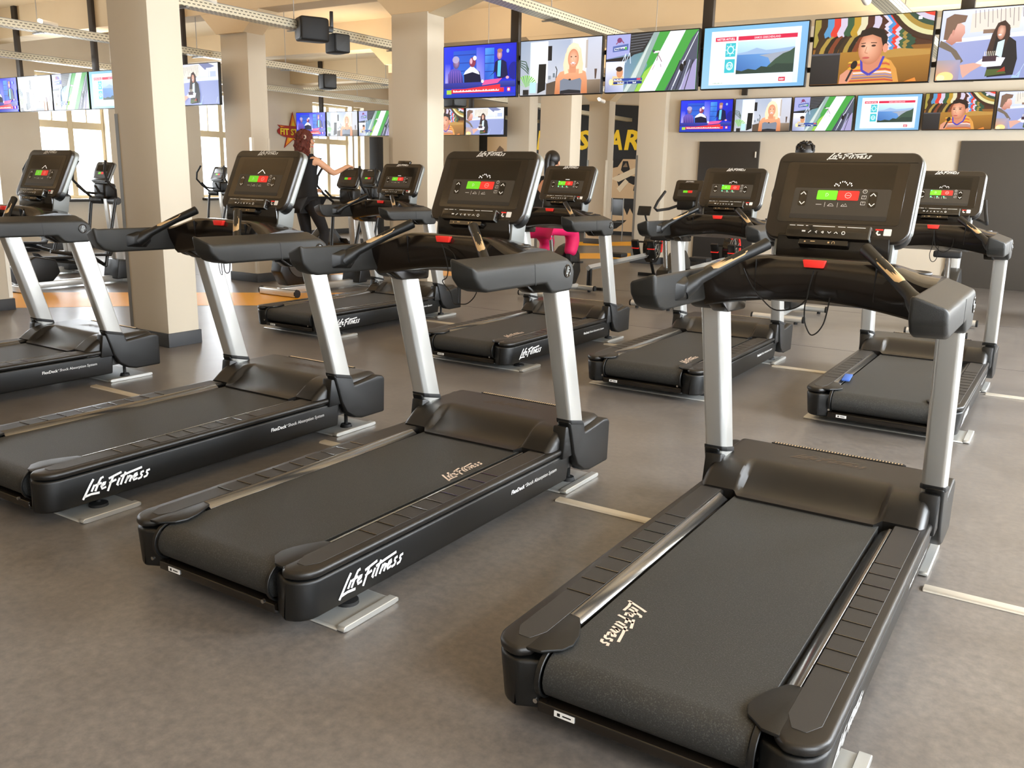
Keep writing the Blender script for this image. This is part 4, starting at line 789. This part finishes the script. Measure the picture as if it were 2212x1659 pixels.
tray(-10.45, -2.0, 22.0, 'perforated cable tray passing over the second column', (3, 6.1, 8.3, 9.9, 12.2, 14.6, 17.5))
tray(-13.3, -2.0, 22.0, 'perforated cable tray nearest the left windows', (3, 6.5, 8.9, 11.5, 14.6, 17.8))
cr = MB().prism([(-.06, 0), (.06, 0), (.06, .07), (.057, .07), (.057, .003), (-.057, .003), (-.057, .07), (-.06, .07)], 'x', -13.6, -6.6); o = cr.build('cable_tray', 'perforated_steel', smooth=False); o.location = (0, 13.4, 3.09); tag(o, 'perforated cable tray crossing the room in the distance', 'cable tray')
# speakers
def speaker(x, y, z, rz, lab, k=1.0):
    s = empty('loudspeaker', (x, y, z), rz); s.scale = (k,)*3
    MB().prism([(-.11, -.15), (.11, -.15), (.11, .07), (.085, .13), (.04, .15), (-.04, .15), (-.085, .13), (-.11, .07)], 'z', -.11, .11).build('cabinet', 'rubber', s, bevel=.02, seg=3)
    MB().prism(rrect(.19, .19, .03, 4), 'y', -.156, -.150).build('grille', 'black_grain', s, bevel=.002)
    MB().box((0, .17, .02), (.05, .06, .05)).box((0, .19, .10), (.03, .03, .18)).build('bracket', 'black_plastic', s, bevel=.003)
    if z < 2.6: MB().tube([(0, .19, .1), (0, .19, .53)], .012, 8).build('drop_rod', 'black_plastic', s)
    tag(s, lab, 'speaker', 'black loudspeakers on the trays')
speaker(-7.33, 7.36, 3.0, -.5, 'upper black loudspeaker on the cable tray left of the middle column', 1.1)
speaker(-7.33, 7.72, 2.9, 1.3, 'lower black loudspeaker hanging right beside another, left of the middle column', .9)
speaker(-10.4, 10.72, 2.9, 1.1, 'black loudspeaker under the tray above the woman in black')
speaker(-7.33, 9.95, 2.5, 1.2, 'black loudspeaker peeking out below the talk show television')
# spot lamps on the trays
def lamp(x, y, z, lab):
    s = empty('tray_lamp', (x, y, z))
    MB().tube([(0, -.02, .0), (0, .16, -.02)], [.03, .035], 14).build('lamp_body', 'off_white', s)
    if z < 3: MB().tube([(0, .05, 0), (0, .05, 3.0-z if y < 14 or x > -9 else .05)], .006, 6).build('stem', 'steel', s)
    MB().ball((0, -.04, .01), .022).build('lamp_bulb', 'bulb', s)
    tag(s, lab, 'lamp', 'small spot lamps on the cable trays')
lamp(-7.45, 6.0, 3.11, 'small white spot lamp on the tray right of the near column')
lamp(-10.4, 6.14, 3.11, 'small white spot lamp on the tray at the upper left corner')
lamp(-7.46, 14.45, 2.86, 'glowing spot lamp below the blonde woman television, above the far columns')
lamp(-1.72, 7.8, 2.96, 'white spot lamp hanging from the tray above the boy television')
lamp(-10.42, 15.9, 3.11, 'tiny glowing spot lamp in the distance below the talk show television')
lamp(-9.3, 13.33, 3.11, 'tiny glowing spot lamp on the crossing tray right of the far television row')
# ------------------------------------------------------------------ upright exercise bikes
def small_console(parent, loc, tilt, w_=.36, h_=.27, led_=True):
    co = empty('console', loc); co.parent = parent; co.rotation_euler = (tilt, 0, 0)
    MB().prism(rrect(w_, h_, .035, 6, 0, h_/2), 'z', -.045, 0).build('bezel', 'brown_bezel', co, bevel=.008)
    MB().prism(rrect(w_+.012, h_+.012, .04, 6, 0, h_/2), 'z', -.06, -.03).build('rim', 'silver_rim', co, bevel=.006)
    MB().prism(rrect(w_*.7, h_*.3, .003, 1, 0, h_*.68), 'z', 0, .002).build('display', 'display_off', co, smooth=False)
    MB().prism(rrect(w_*.7, h_*.32, .005, 1, 0, h_*.34), 'z', 0, .002).build('keypad', 'keypad_grey', co, smooth=False)
    MB().prism(rrect(w_*.16, h_*.11, .003, 1, -w_*.08, h_*.42), 'z', .002, .004).build('start_key', 'green_key', co, smooth=False)
    MB().prism(rrect(w_*.16, h_*.11, .003, 1, w_*.09, h_*.42), 'z', .002, .004).build('stop_key', 'red_key', co, smooth=False)
    mb = MB(); logo(mb, Matrix.Translation((-w_*.15, h_*.88, .001)), w_*.3, .6); mb.build('logo_lettering', 'white_print', co, smooth=False)
    return co
def bike(x, y, lab):
    b = empty('exercise_bike', (x, y, 0)); tag(b, lab, 'exercise bike', 'upright exercise bikes behind the treadmills')
    for yy, nm in ((-.5, 'rear_stabiliser'), (.5, 'front_stabiliser')):
        st_ = MB().tube([(-.27, yy, .055), (.27, yy, .055)], .035, 14).build(nm, 'silver_paint', b)
        for s in (-1, 1):
            MB().tube([(s*.27, yy, .055), (s*.29, yy, .055)], .037, 14).build('end_cap', 'rubber', st_)
            MB().tube([(s*.2, yy, 0), (s*.2, yy, .03)], .02, 10).build('foot', 'rubber', st_)
    MB().tube([(0, -.5, .07), (0, 0, .11), (0, .5, .07)], .04, 10).build('base_beam', 'silver_paint', b)
    MB().prism([(-.28, .12), (.34, .12), (.46, .28), (.42, .52), (.26, .66), (.10, .62), (-.08, .5), (-.26, .44), (-.33, .28)], 'x', -.085, .085).build('shroud', 'black_plastic', b, bevel=.02, seg=3)
    mb = MB(); logo(mb, frame((.087, -.12, .33), (0, 1, 0), (0, 0, 1)), .24); mb.build('logo_lettering', 'white_print', b, smooth=False)
    for s in (-1, 1):
        cr_ = MB().tube([(s*.09, .06, .31), (s*.125, .06, .31)], .04, 12).box((s*.12, .06+s*.07, .31+s*.06), (.018, .17, .03), rx=.7 if s > 0 else .7).build('crank', 'chrome', b)
        MB().box((s*.18, .06+s*.14, .31+s*.115), (.10, .09, .025)).build('pedal', 'rubber', cr_, bevel=.005)
    MB().tube([(0, -.16, .45), (0, -.24, .80)], .028, 12).build('seat_post', 'chrome', b)
    MB().prism([(-.13, -.40), (.13, -.40), (.12, -.27), (.03, -.14), (.025, -.03), (-.025, -.03), (-.03, -.14), (-.12, -.27)], 'z', .80, .87).build('saddle', 'rubber', b, bevel=.02, seg=3)
    MB().prism([(.26, .60), (.40, .60), (.44, 1.22), (.34, 1.24)], 'x', -.05, .05).build('mast', 'silver_paint', b, bevel=.015, seg=3)
    small_console(b, (0, .33, 1.26), 1.13)
    MB().box((0, .38, 1.2), (.22, .14, .12)).build('neck', 'black_plastic', b, bevel=.02)
    for s in (-1, 1):
        MB().tube([(s*.08, .36, 1.2), (s*.2, .30, 1.15), (s*.27, .10, 1.13), (s*.27, .02, 1.16), (s*.25, .06, 1.24), (s*.22, .2, 1.36)], .017, 10).build('handlebar', 'rubber', b)
    return b
bike(-5.67, 10.02, 'exercise bike ridden by the cyclist in pink trousers')
bike(-4.15, 10.12, 'exercise bike behind the second-row treadmill, left of the dark door')
bike(-2.66, 10.1, 'exercise bike behind the big foreground console, ridden by a dark-haired person')
bike(-1.08, 10.12, 'exercise bike behind the rightmost second-row treadmill')
# ------------------------------------------------------------------ elliptical trainers
def elliptical(x, y, lab, phase=0., disc=True):
    e = empty('elliptical_trainer', (x, y, 0)); tag(e, lab, 'elliptical trainer', 'black elliptical trainers by the left windows')
    MB().box((0, -.85, .05), (.62, .09, .08)).box((0, .62, .05), (.56, .09, .08)).box((0, -.1, .06), (.09, 1.5, .08)).build('base_frame', 'silver_paint', e, bevel=.012)
    for s in (-1, 1): MB().tube([(s*.3, -.85, .05), (s*.32, -.85, .05)], .05, 10).build('end_cap', 'rubber', e)
    MB().prism([(.42, .06), (.70, .06), (.66, .30), (.47, .32)], 'x', -.16, .16).build('front_foot', 'black_plastic', e, bevel=.02)
    MB().prism([(.50, .25), (.62, .25), (.52, 1.32), (.42, 1.32)], 'x', -.055, .055).build('mast', 'silver_paint', e, bevel=.02, seg=3)
    # rear drive wheel housing with the two round covers
    hs = MB().prism([(-.78, .12), (-.42, .12), (-.28, .3), (-.30, .52), (-.44, .66), (-.66, .68), (-.84, .54), (-.90, .30)] if disc else [(-.86, .10), (-.40, .10), (-.30, .2), (-.34, .36), (-.60, .42), (-.86, .30)], 'x', -.09, .09).build('drive_housing', 'black_plastic', e, bevel=.02, seg=3)
    for s in (-1, 1):
        if disc: MB().tube([(s*.09, -.58, .42), (s*.11, -.58, .42)], .2, 26).build('round_cover', 'keypad_grey', hs)
        a = phase+(0 if s > 0 else PI); cy, cz = -.58+.14*math.cos(a), .42+.14*math.sin(a)
        # crank end to the pedal arm, which hangs on the swinging handle arm
        pz = .30-.05*math.cos(a)*s
        MB().tube([(s*.16, cy, cz), (s*.22, cy+.5, (cz+pz)/2+.02), (s*.22, .24, pz)], [.022, .028, .022], 8).build('link_arm', 'black_plastic', e)
        MB().prism([(cy+.32, (cz+pz)/2+.04), (cy+.72, (cz+pz)/2+.02), (cy+.76, (cz+pz)/2+.09), (cy+.72, (cz+pz)/2+.05), (cy+.34, (cz+pz)/2+.07), (cy+.28, (cz+pz)/2+.12)], 'x', s*.15, s*.31).build('foot_plate', 'rubber', e, bevel=.008)
        lx = s*.26; d = .09*math.sin(a)
        MB().tube([(lx, .24-d, pz), (lx, .40, 1.02), (lx, .43, 1.12)], .022, 10).build('swing_arm', 'black_plastic', e)
        MB().tube([(s*.07, .47, 1.08), (lx+s*.02, .43, 1.08)], .05, 14).build('pivot', 'black_grain', e)
        MB().tube([(lx, .43, 1.1), (lx+s*.05, .36+d, 1.22), (lx+s*.06, .25+d, 1.33), (lx+s*.03, .24+d, 1.45), (lx-s*.02, .30+d, 1.58)], .016, 10).build('moving_handle', 'rubber', e)
        MB().tube([(s*.06, .40, 1.16), (s*.16, .27, 1.18), (s*.2, .19, 1.27)], .015, 8).build('fixed_handle', 'rubber', e)
    MB().box((0, .45, 1.2), (.26, .18, .2)).build('neck', 'black_plastic', e, bevel=.04, seg=3)
    small_console(e, (0, .36, 1.32), 1.1, .34, .28)
    return e
elliptical(-10.8, 6.55, 'elliptical trainer against the bright window left of the near column', .4, False)
elliptical(-12.25, 6.75, 'elliptical trainer half hidden behind the console at the left edge', 2.2, False)
elliptical(-8.22, 8.4, 'elliptical trainer used by the woman in black', 1.2)
elliptical(-13.85, 10.9, 'distant elliptical trainer before the window between the two near columns', .9)
elliptical(-9.75, 10.5, 'elliptical trainer behind the leftmost second-row treadmill', 2.8)
# ------------------------------------------------------------------ rowing machines
def rower(x, y, lab):
    r = empty('rowing_machine', (x, y, 0)); tag(r, lab, 'rowing machine', 'rowing machines by the dark door')
    MB().tube([(0, .0, .36), (0, -2.0, .30)], .04, 4).build('rail', 'aluminium', r)
    MB().box((0, -1.95, .15), (.06, .05, .28)).box((0, -1.95, .02), (.42, .05, .04)).build('rear_leg', 'black_plastic', r, bevel=.006)
    MB().box((0, .25, .03), (.52, .06, .05)).tube([(0, .25, .04), (0, .05, .36)], .025, 8).build('front_leg', 'black_plastic', r)
    wh = MB().tube([(-.05, .14, .48), (.05, .14, .48)], .25, 32).build('flywheel_housing', 'black_glass', r)
    MB().ring((.055, .14, .48), .245, .017, 'x', 32, 6, -.4, 2.3).build('red_arc', 'red_plastic', wh)
    MB().ring((.055, .14, .48), .18, .006, 'x', 32, 6).ring((.055, .14, .48), .10, .006, 'x', 24, 6).build('chrome_ring', 'chrome', wh)
    mb = MB()
    for k in range(5): a = 2*PI*k/5+.5; mb.tube([(.058, .14, .48), (.058, .14+.22*math.cos(a), .48+.22*math.sin(a))], .009, 6)
    mb.build('spokes', 'steel', wh)
    MB().prism([(-.12, .36), (.06, .36), (.0, .66), (-.06, .66)], 'x', -.04, .04).build('side_panel', 'black_plastic', r, bevel=.01)
    for s in (-1, 1):
        f = MB().box((s*.13, -.18, .46), (.11, .05, .30), rx=.45).build('foot_board', 'black_plastic', r, bevel=.01)
        MB().box((s*.13, -.21, .47), (.12, .035, .012), rx=.45).build('strap', 'red_plastic', f, bevel=.006)
    MB().box((0, -1.15, .43), (.28, .22, .06)).build('seat', 'rubber', r, bevel=.02)
    MB().tube([(0, .02, .66), (0, -.2, .98)], .015, 8).box((0, -.24, 1.04), (.2, .03, .14), rx=-.4).build('monitor', 'black_plastic', r, bevel=.003)
    MB().tube([(-.25, -.07, .56), (.25, -.07, .56)], .014, 8).build('pull_handle', 'rubber', r)
rower(-5.62, 12.75, 'left rowing machine with a red-rimmed flywheel, silver rail reaching forward')
rower(-4.42, 12.95, 'right rowing machine with a red-rimmed flywheel, directly before the dark door')
# chair, black banner, bench
ch = empty('chair', (-10.0, 20.2, 0), -.5); tag(ch, 'metal chair with a dark mesh seat in front of the far mural', 'chair')
for sx in (-1, 1):
    for sy in (-1, 1): MB().tube([(sx*.24, sy*.22, 0), (sx*.24, sy*.22, .45 if sy < 0 else 1.05)], .013, 8).build('leg', 'steel', ch)
MB().box((0, 0, .46), (.5, .48, .04)).build('seat', 'black_grain', ch, bevel=.01); MB().box((0, .23, .82), (.46, .03, .40)).build('backrest', 'black_grain', ch, bevel=.01)
o = MB().box((-10.16, 11.6, 1.05), (.20, .12, 2.1)).build('banner_stand', 'poster_black', bevel=.004); tag(o, 'tall narrow black banner stand at the left edge of the middle column', 'banner stand')
bn = empty('weight_bench', (-.22, 11.75, 0)); tag(bn, 'black weight bench cut by the right edge of the photo', 'bench')
MB().box((.2, 0, .42), (.6, 1.1, .08)).build('pad', 'rubber', bn, bevel=.02)
for y in (-.4, .4): MB().box((.2, y, .19), (.06, .06, .38)).box((.2, y, .02), (.5, .06, .04)).build('leg', 'black_plastic', bn, bevel=.004)
# ------------------------------------------------------------------ people
def skin(name, joints, edges, m, parent, lv=2):
    me = bpy.data.meshes.new(name); names = list(joints); me.from_pydata([joints[n][0] for n in names], [(names.index(a), names.index(b)) for a, b in edges], [])
    o = bpy.data.objects.new(name, me); C.objects.link(o); o.modifiers.new('Skin', 'SKIN')
    for i, n in enumerate(names):
        r = joints[n][1]; me.skin_vertices[0].data[i].radius = r if isinstance(r, tuple) else (r, r)
        me.skin_vertices[0].data[i].use_root = (i == 0)
    o.modifiers['Skin'].use_smooth_shade = True
    s = o.modifiers.new('Subdivision', 'SUBSURF'); s.levels = lv; s.render_levels = lv
    me.materials.append(MATS[m]); o.parent = parent; return o
def chain(names): return list(zip(names, names[1:]))
def hand(J, E_, s, wrist, d, curl, side):
    """five fingers leaving the palm; d = pointing direction, curl = direction they bend to, side = towards the thumb"""
    w_ = Vector(wrist); d = Vector(d).normalized(); cu = Vector(curl).normalized(); sd = Vector(side).normalized()
    J['palm'+s] = (tuple(w_+d*.05), (.036, .018)); E_.append(('wrist'+s, 'palm'+s))
    for k, (off, L) in enumerate(((.028, .072), (.010, .08), (-.009, .075), (-.027, .06))):
        b_ = w_+d*.085+sd*off; n1, n2, n3 = ['f%d%s%s' % (k, s, q) for q in 'abc']
        J[n1] = (tuple(b_), .009); J[n2] = (tuple(b_+d*L*.5+cu*L*.15), .0085); J[n3] = (tuple(b_+d*L*.6+cu*L*.6), .007)
        E_.extend([('palm'+s, n1), (n1, n2), (n2, n3)])
    J['t1'+s] = (tuple(w_+d*.035+sd*.035), .011); J['t2'+s] = (tuple(w_+d*.075+sd*.05+cu*.03), .009); E_.extend([('palm'+s, 't1'+s), ('t1'+s, 't2'+s)])
def face(p, c, fd, r=.1):
    """eyes, nose, mouth and ears on a head at c looking along fd"""
    f = Vector(fd).normalized(); sx = f.cross(Vector((0, 0, 1))).normalized(); c = Vector(c)
    for s in (-1, 1):
        q = c+f*r*.86+sx*s*.032; MB().ball(tuple(q), .011, 8, 6).build('eye', 'white_print', p)
        MB().ball(tuple(q+f*.008), .005, 6, 4).build('pupil', 'wire_black', p)
        MB().ball(tuple(c+sx*s*.078+Vector((0, 0, -.01))), (.014, .016, .028), 8, 6).build('ear', 'skin', p)
    MB().tube([tuple(c+f*r*.88+Vector((0, 0, .005))), tuple(c+f*(r*1.12)+Vector((0, 0, -.035))), tuple(c+f*r*.9+Vector((0, 0, -.04)))], [.008, .013, .006], 8).build('nose', 'skin', p)
    MB().tube([tuple(c+f*r*.87-sx*.02+Vector((0, 0, -.062))), tuple(c+f*r*.93+Vector((0, 0, -.064))), tuple(c+f*r*.87+sx*.02+Vector((0, 0, -.062)))], .005, 6).build('mouth', 'red_plastic', p)
# woman in black on the elliptical trainer: standing, right arm stretched to the console
wm = empty('person', (-8.14, 7.98, 0), 0); wm.scale = (1.06,)*3; tag(wm, 'woman in a black tank top with auburn hair holding the elliptical trainer', 'person')
J = {'pelvis': ((0, 0, 1.12), (.15, .11)), 'waist': ((0, 0, 1.27), (.115, .085)), 'chest': ((.0, .01, 1.45), (.14, .095)), 'neckb': ((0, .0, 1.60), (.06, .055)), 'neck': ((0, .01, 1.66), (.045, .048)), 'head': ((0, .03, 1.76), (.074, .09)), 'crown': ((0, .02, 1.84), (.06, .075)),
     'shL': ((-.16, 0, 1.55), .05), 'elL': ((-.25, .08, 1.30), .038), 'wristL': ((-.20, .28, 1.20), .026),
     'shR': ((.16, .01, 1.55), .05), 'elR': ((.235, .22, 1.40), .038), 'wristR': ((.23, .42, 1.475), .025),
     'hipL': ((-.085, 0, 1.06), .085), 'kneeL': ((-.11, .10, .68), .055), 'calfL': ((-.12, .02, .55), .05), 'ankL': ((-.14, -.08, .33), .036), 'toeL': ((-.14, .10, .285), .03),
     'hipR': ((.085, .0, 1.06), .085), 'kneeR': ((.12, .16, .73), .055), 'calfR': ((.13, .13, .60), .05), 'ankR': ((.14, .05, .38), .036), 'toeR': ((.14, .22, .33), .03)}
E_ = chain(['pelvis', 'waist', 'chest', 'neckb', 'neck', 'head', 'crown'])+chain(['chest', 'shL', 'elL', 'wristL'])+chain(['chest', 'shR', 'elR', 'wristR'])+chain(['pelvis', 'hipL', 'kneeL', 'calfL', 'ankL', 'toeL'])+chain(['pelvis', 'hipR', 'kneeR', 'calfR', 'ankR', 'toeR'])
hand(J, E_, 'L', J['wristL'][0], (.1, 1, .1), (0, -.2, -1), (1, 0, 0)); hand(J, E_, 'R', J['wristR'][0], (-.15, 1, .25), (0, .4, -1), (-1, 0, .2))
skin('body', J, E_, 'skin_light', wm, 1)
K = {'chest': ((.0, .01, 1.43), (.158, .11)), 'top': ((0, .005, 1.52), (.13, .085)), 'shl': ((-.10, 0, 1.575), .05), 'shr': ((.10, 0, 1.575), .05), 'waist': ((0, 0, 1.27), (.14, .105)), 'hip': ((0, 0, 1.12), (.175, .13)), 'hem': ((0, 0, 1.07), (.185, .14))}
skin('tank_top', K, [('chest', 'top'), ('top', 'shl'), ('top', 'shr'), ('chest', 'waist'), ('waist', 'hip'), ('hip', 'hem')], 'cloth_black', wm)
K = {k: J[k] for k in ('pelvis', 'hipL', 'kneeL', 'calfL', 'ankL', 'hipR', 'kneeR', 'calfR', 'ankR')}; K = {k: (v[0], (v[1][0]+.008, v[1][1]+.01) if isinstance(v[1], tuple) else v[1]+.009) for k, v in K.items()}
skin('leggings', K, chain(['pelvis', 'hipL', 'kneeL', 'calfL', 'ankL'])+chain(['pelvis', 'hipR', 'kneeR', 'calfR', 'ankR']), 'cloth_black', wm)
for s, a_, t_ in (('L', 'ankL', 'toeL'), ('R', 'ankR', 'toeR')):
    p, q = Vector(J[a_][0]), Vector(J[t_][0]); MB().loft([[(x, y, z-.0) for x, y, z in [(p.x+u*.045, p.y-.05+v*.0, p.z+w_) for u, v, w_ in ((-1, 0, -.045), (1, 0, -.045), (.8, 0, .05), (-.8, 0, .05))]], [(q.x+u*.05, q.y-.05, q.z+w_) for u, w_ in ((-1, -.03), (1, -.03), (.8, .035), (-.8, .035))], [(q.x+u*.035, q.y+.04, q.z+w_) for u, w_ in ((-1, -.03), (1, -.03), (.8, .01), (-.8, .01))]]).build('shoe', 'rubber', wm, bevel=.012)
def curls(mb, c, r, k=.13, n=34, m=22):
    """an ellipsoid covered with irregular curls"""
    rings = []
    for j in range(m+1):
        a = -PI/2+PI*j/m; q = max(math.cos(a), .03); row = []
        for i in range(n):
            b_ = 2*PI*i/n; d = 1+k*(math.sin(5*b_+3*a)*math.cos(7*a)+.6*math.sin(11*b_-4*a)+random.uniform(-.45, .45)*.5)
            row.append((c[0]+r[0]*q*math.cos(b_)*d, c[1]+r[1]*q*math.sin(b_)*d, c[2]+r[2]*math.sin(a)*(1+(d-1)*.5)))
        rings.append(row)
    return mb.loft(rings)
hb = MB(); curls(hb, (0, -.012, 1.80), (.09, .10, .09)); curls(hb, (0, -.045, 1.71), (.098, .075, .11), .16); curls(hb, (.0, -.05, 1.63), (.10, .06, .07), .18)
hb.build('curly_hair', 'hair_auburn', wm, ang=30)
MB().ring((.07, -.07, 1.80), .018, .008, 'y', 12, 6).build('hair_tie', 'pink_print', wm)
face(wm, (0, .03, 1.765), (0, 1, 0), .1)
MB().tube([(-.06, -.04, 1.615), (.0, -.085, 1.58), (.06, -.04, 1.615)], .004, 6).build('necklace', 'silver_rim', wm)
# riders: seated on the bikes, backs to the camera
def rider(x, y, lab, hairm, topm, legm, female):
    p = empty('person', (x, y, 0)); tag(p, lab, 'person')
    J = {'pelvis': ((0, -.24, .93), (.16, .12)), 'waist': ((0, -.20, 1.08), (.125, .09)), 'chest': ((0, -.12, 1.30), (.15, .10)), 'neckb': ((0, -.06, 1.45), (.06, .055)), 'neck': ((0, -.03, 1.52), (.046, .048)), 'head': ((0, 0, 1.63), (.076, .09)), 'crown': ((0, -.01, 1.71), (.062, .075)),
         'shL': ((-.17, -.10, 1.40), .052), 'elL': ((-.27, .02, 1.20), .04), 'wristL': ((-.25, .12, 1.20), .027), 'shR': ((.17, -.10, 1.40), .052), 'elR': ((.27, .02, 1.20), .04), 'wristR': ((.25, .12, 1.20), .027),
         'hipL': ((-.09, -.2, .90), .09), 'kneeL': ((-.15, .20, .66), .062), 'calfL': ((-.16, .13, .5), .052), 'ankL': ((-.17, -.03, .27), .036), 'toeL': ((-.17, .09, .225), .028),
         'hipR': ((.09, -.2, .90), .09), 'kneeR': ((.16, .24, .82), .062), 'calfR': ((.17, .26, .68), .052), 'ankR': ((.18, .17, .50), .036), 'toeR': ((.18, .29, .45), .028)}
    E_ = chain(['pelvis', 'waist', 'chest', 'neckb', 'neck', 'head', 'crown'])+chain(['chest', 'shL', 'elL', 'wristL'])+chain(['chest', 'shR', 'elR', 'wristR'])+chain(['pelvis', 'hipL', 'kneeL', 'calfL', 'ankL', 'toeL'])+chain(['pelvis', 'hipR', 'kneeR', 'calfR', 'ankR', 'toeR'])
    hand(J, E_, 'L', J['wristL'][0], (0, 1, .2), (0, 0, -1), (1, 0, 0)); hand(J, E_, 'R', J['wristR'][0], (0, 1, .2), (0, 0, -1), (-1, 0, 0))
    skin('body', J, E_, 'skin', p, 1)
    G = lambda ks, d: {k: (J[k][0], (J[k][1][0]+d, J[k][1][1]+d) if isinstance(J[k][1], tuple) else J[k][1]+d) for k in ks}
    skin('shirt', G(['chest', 'waist', 'pelvis', 'neckb', 'shL', 'shR', 'elL', 'elR'], .014), [('chest', 'waist'), ('waist', 'pelvis'), ('chest', 'neckb'), ('chest', 'shL'), ('chest', 'shR'), ('shL', 'elL'), ('shR', 'elR')], topm, p)
    skin('trousers', G(['pelvis', 'hipL', 'kneeL', 'calfL', 'ankL', 'hipR', 'kneeR', 'calfR', 'ankR'], .02 if legm != 'cloth_pink' else .045), chain(['pelvis', 'hipL', 'kneeL', 'calfL', 'ankL'])+chain(['pelvis', 'hipR', 'kneeR', 'calfR', 'ankR']), legm, p)
    for t_ in ('toeL', 'toeR'):
        q = Vector(J[t_][0]); MB().loft([[(q.x+u*.045, q.y-.16, q.z+w_+.03) for u, w_ in ((-1, -.05), (1, -.05), (.8, .05), (-.8, .05))], [(q.x+u*.05, q.y, q.z+w_) for u, w_ in ((-1, -.035), (1, -.035), (.8, .03), (-.8, .03))], [(q.x+u*.035, q.y+.06, q.z+w_-.01) for u, w_ in ((-1, -.02), (1, -.02), (.8, .015), (-.8, .015))]]).build('shoe', 'rubber', p, bevel=.012)
    h = MB().ball((0, -.025, 1.68), (.092, .10, .098), 20, 14)
    if female: h.ball((0, -.075, 1.58), (.07, .055, .13), 14, 10).tube([(0, -.11, 1.72), (0, -.15, 1.66), (0, -.16, 1.5), (0, -.15, 1.35)], [.03, .035, .03, .012], 10)
    else:
        for k in range(40):
            a = random.uniform(0, 2*PI); b_ = random.uniform(.1, 1.3); h.ring((.085*math.cos(a)*math.cos(b_), -.025+.09*math.sin(a)*math.cos(b_), 1.68+.095*math.sin(b_)), .016, .009, 'xyz'[k % 3], 8, 5)
    h.build('hair', hairm, p, ang=80); face(p, (0, 0, 1.635), (0, 1, 0), .1); return p
pk = rider(-5.71, 9.86, 'cyclist with black hair, dark top and pink trousers on an exercise bike', 'hair_black', 'cloth_black', 'cloth_pink', True); pk.scale = (1.03,)*3
rider(-2.66, 10.1, 'cyclist with short dark hair, only the crown showing above the foreground console', 'hair_black', 'cloth_black', 'cloth_black', False).scale = (1.09,)*3
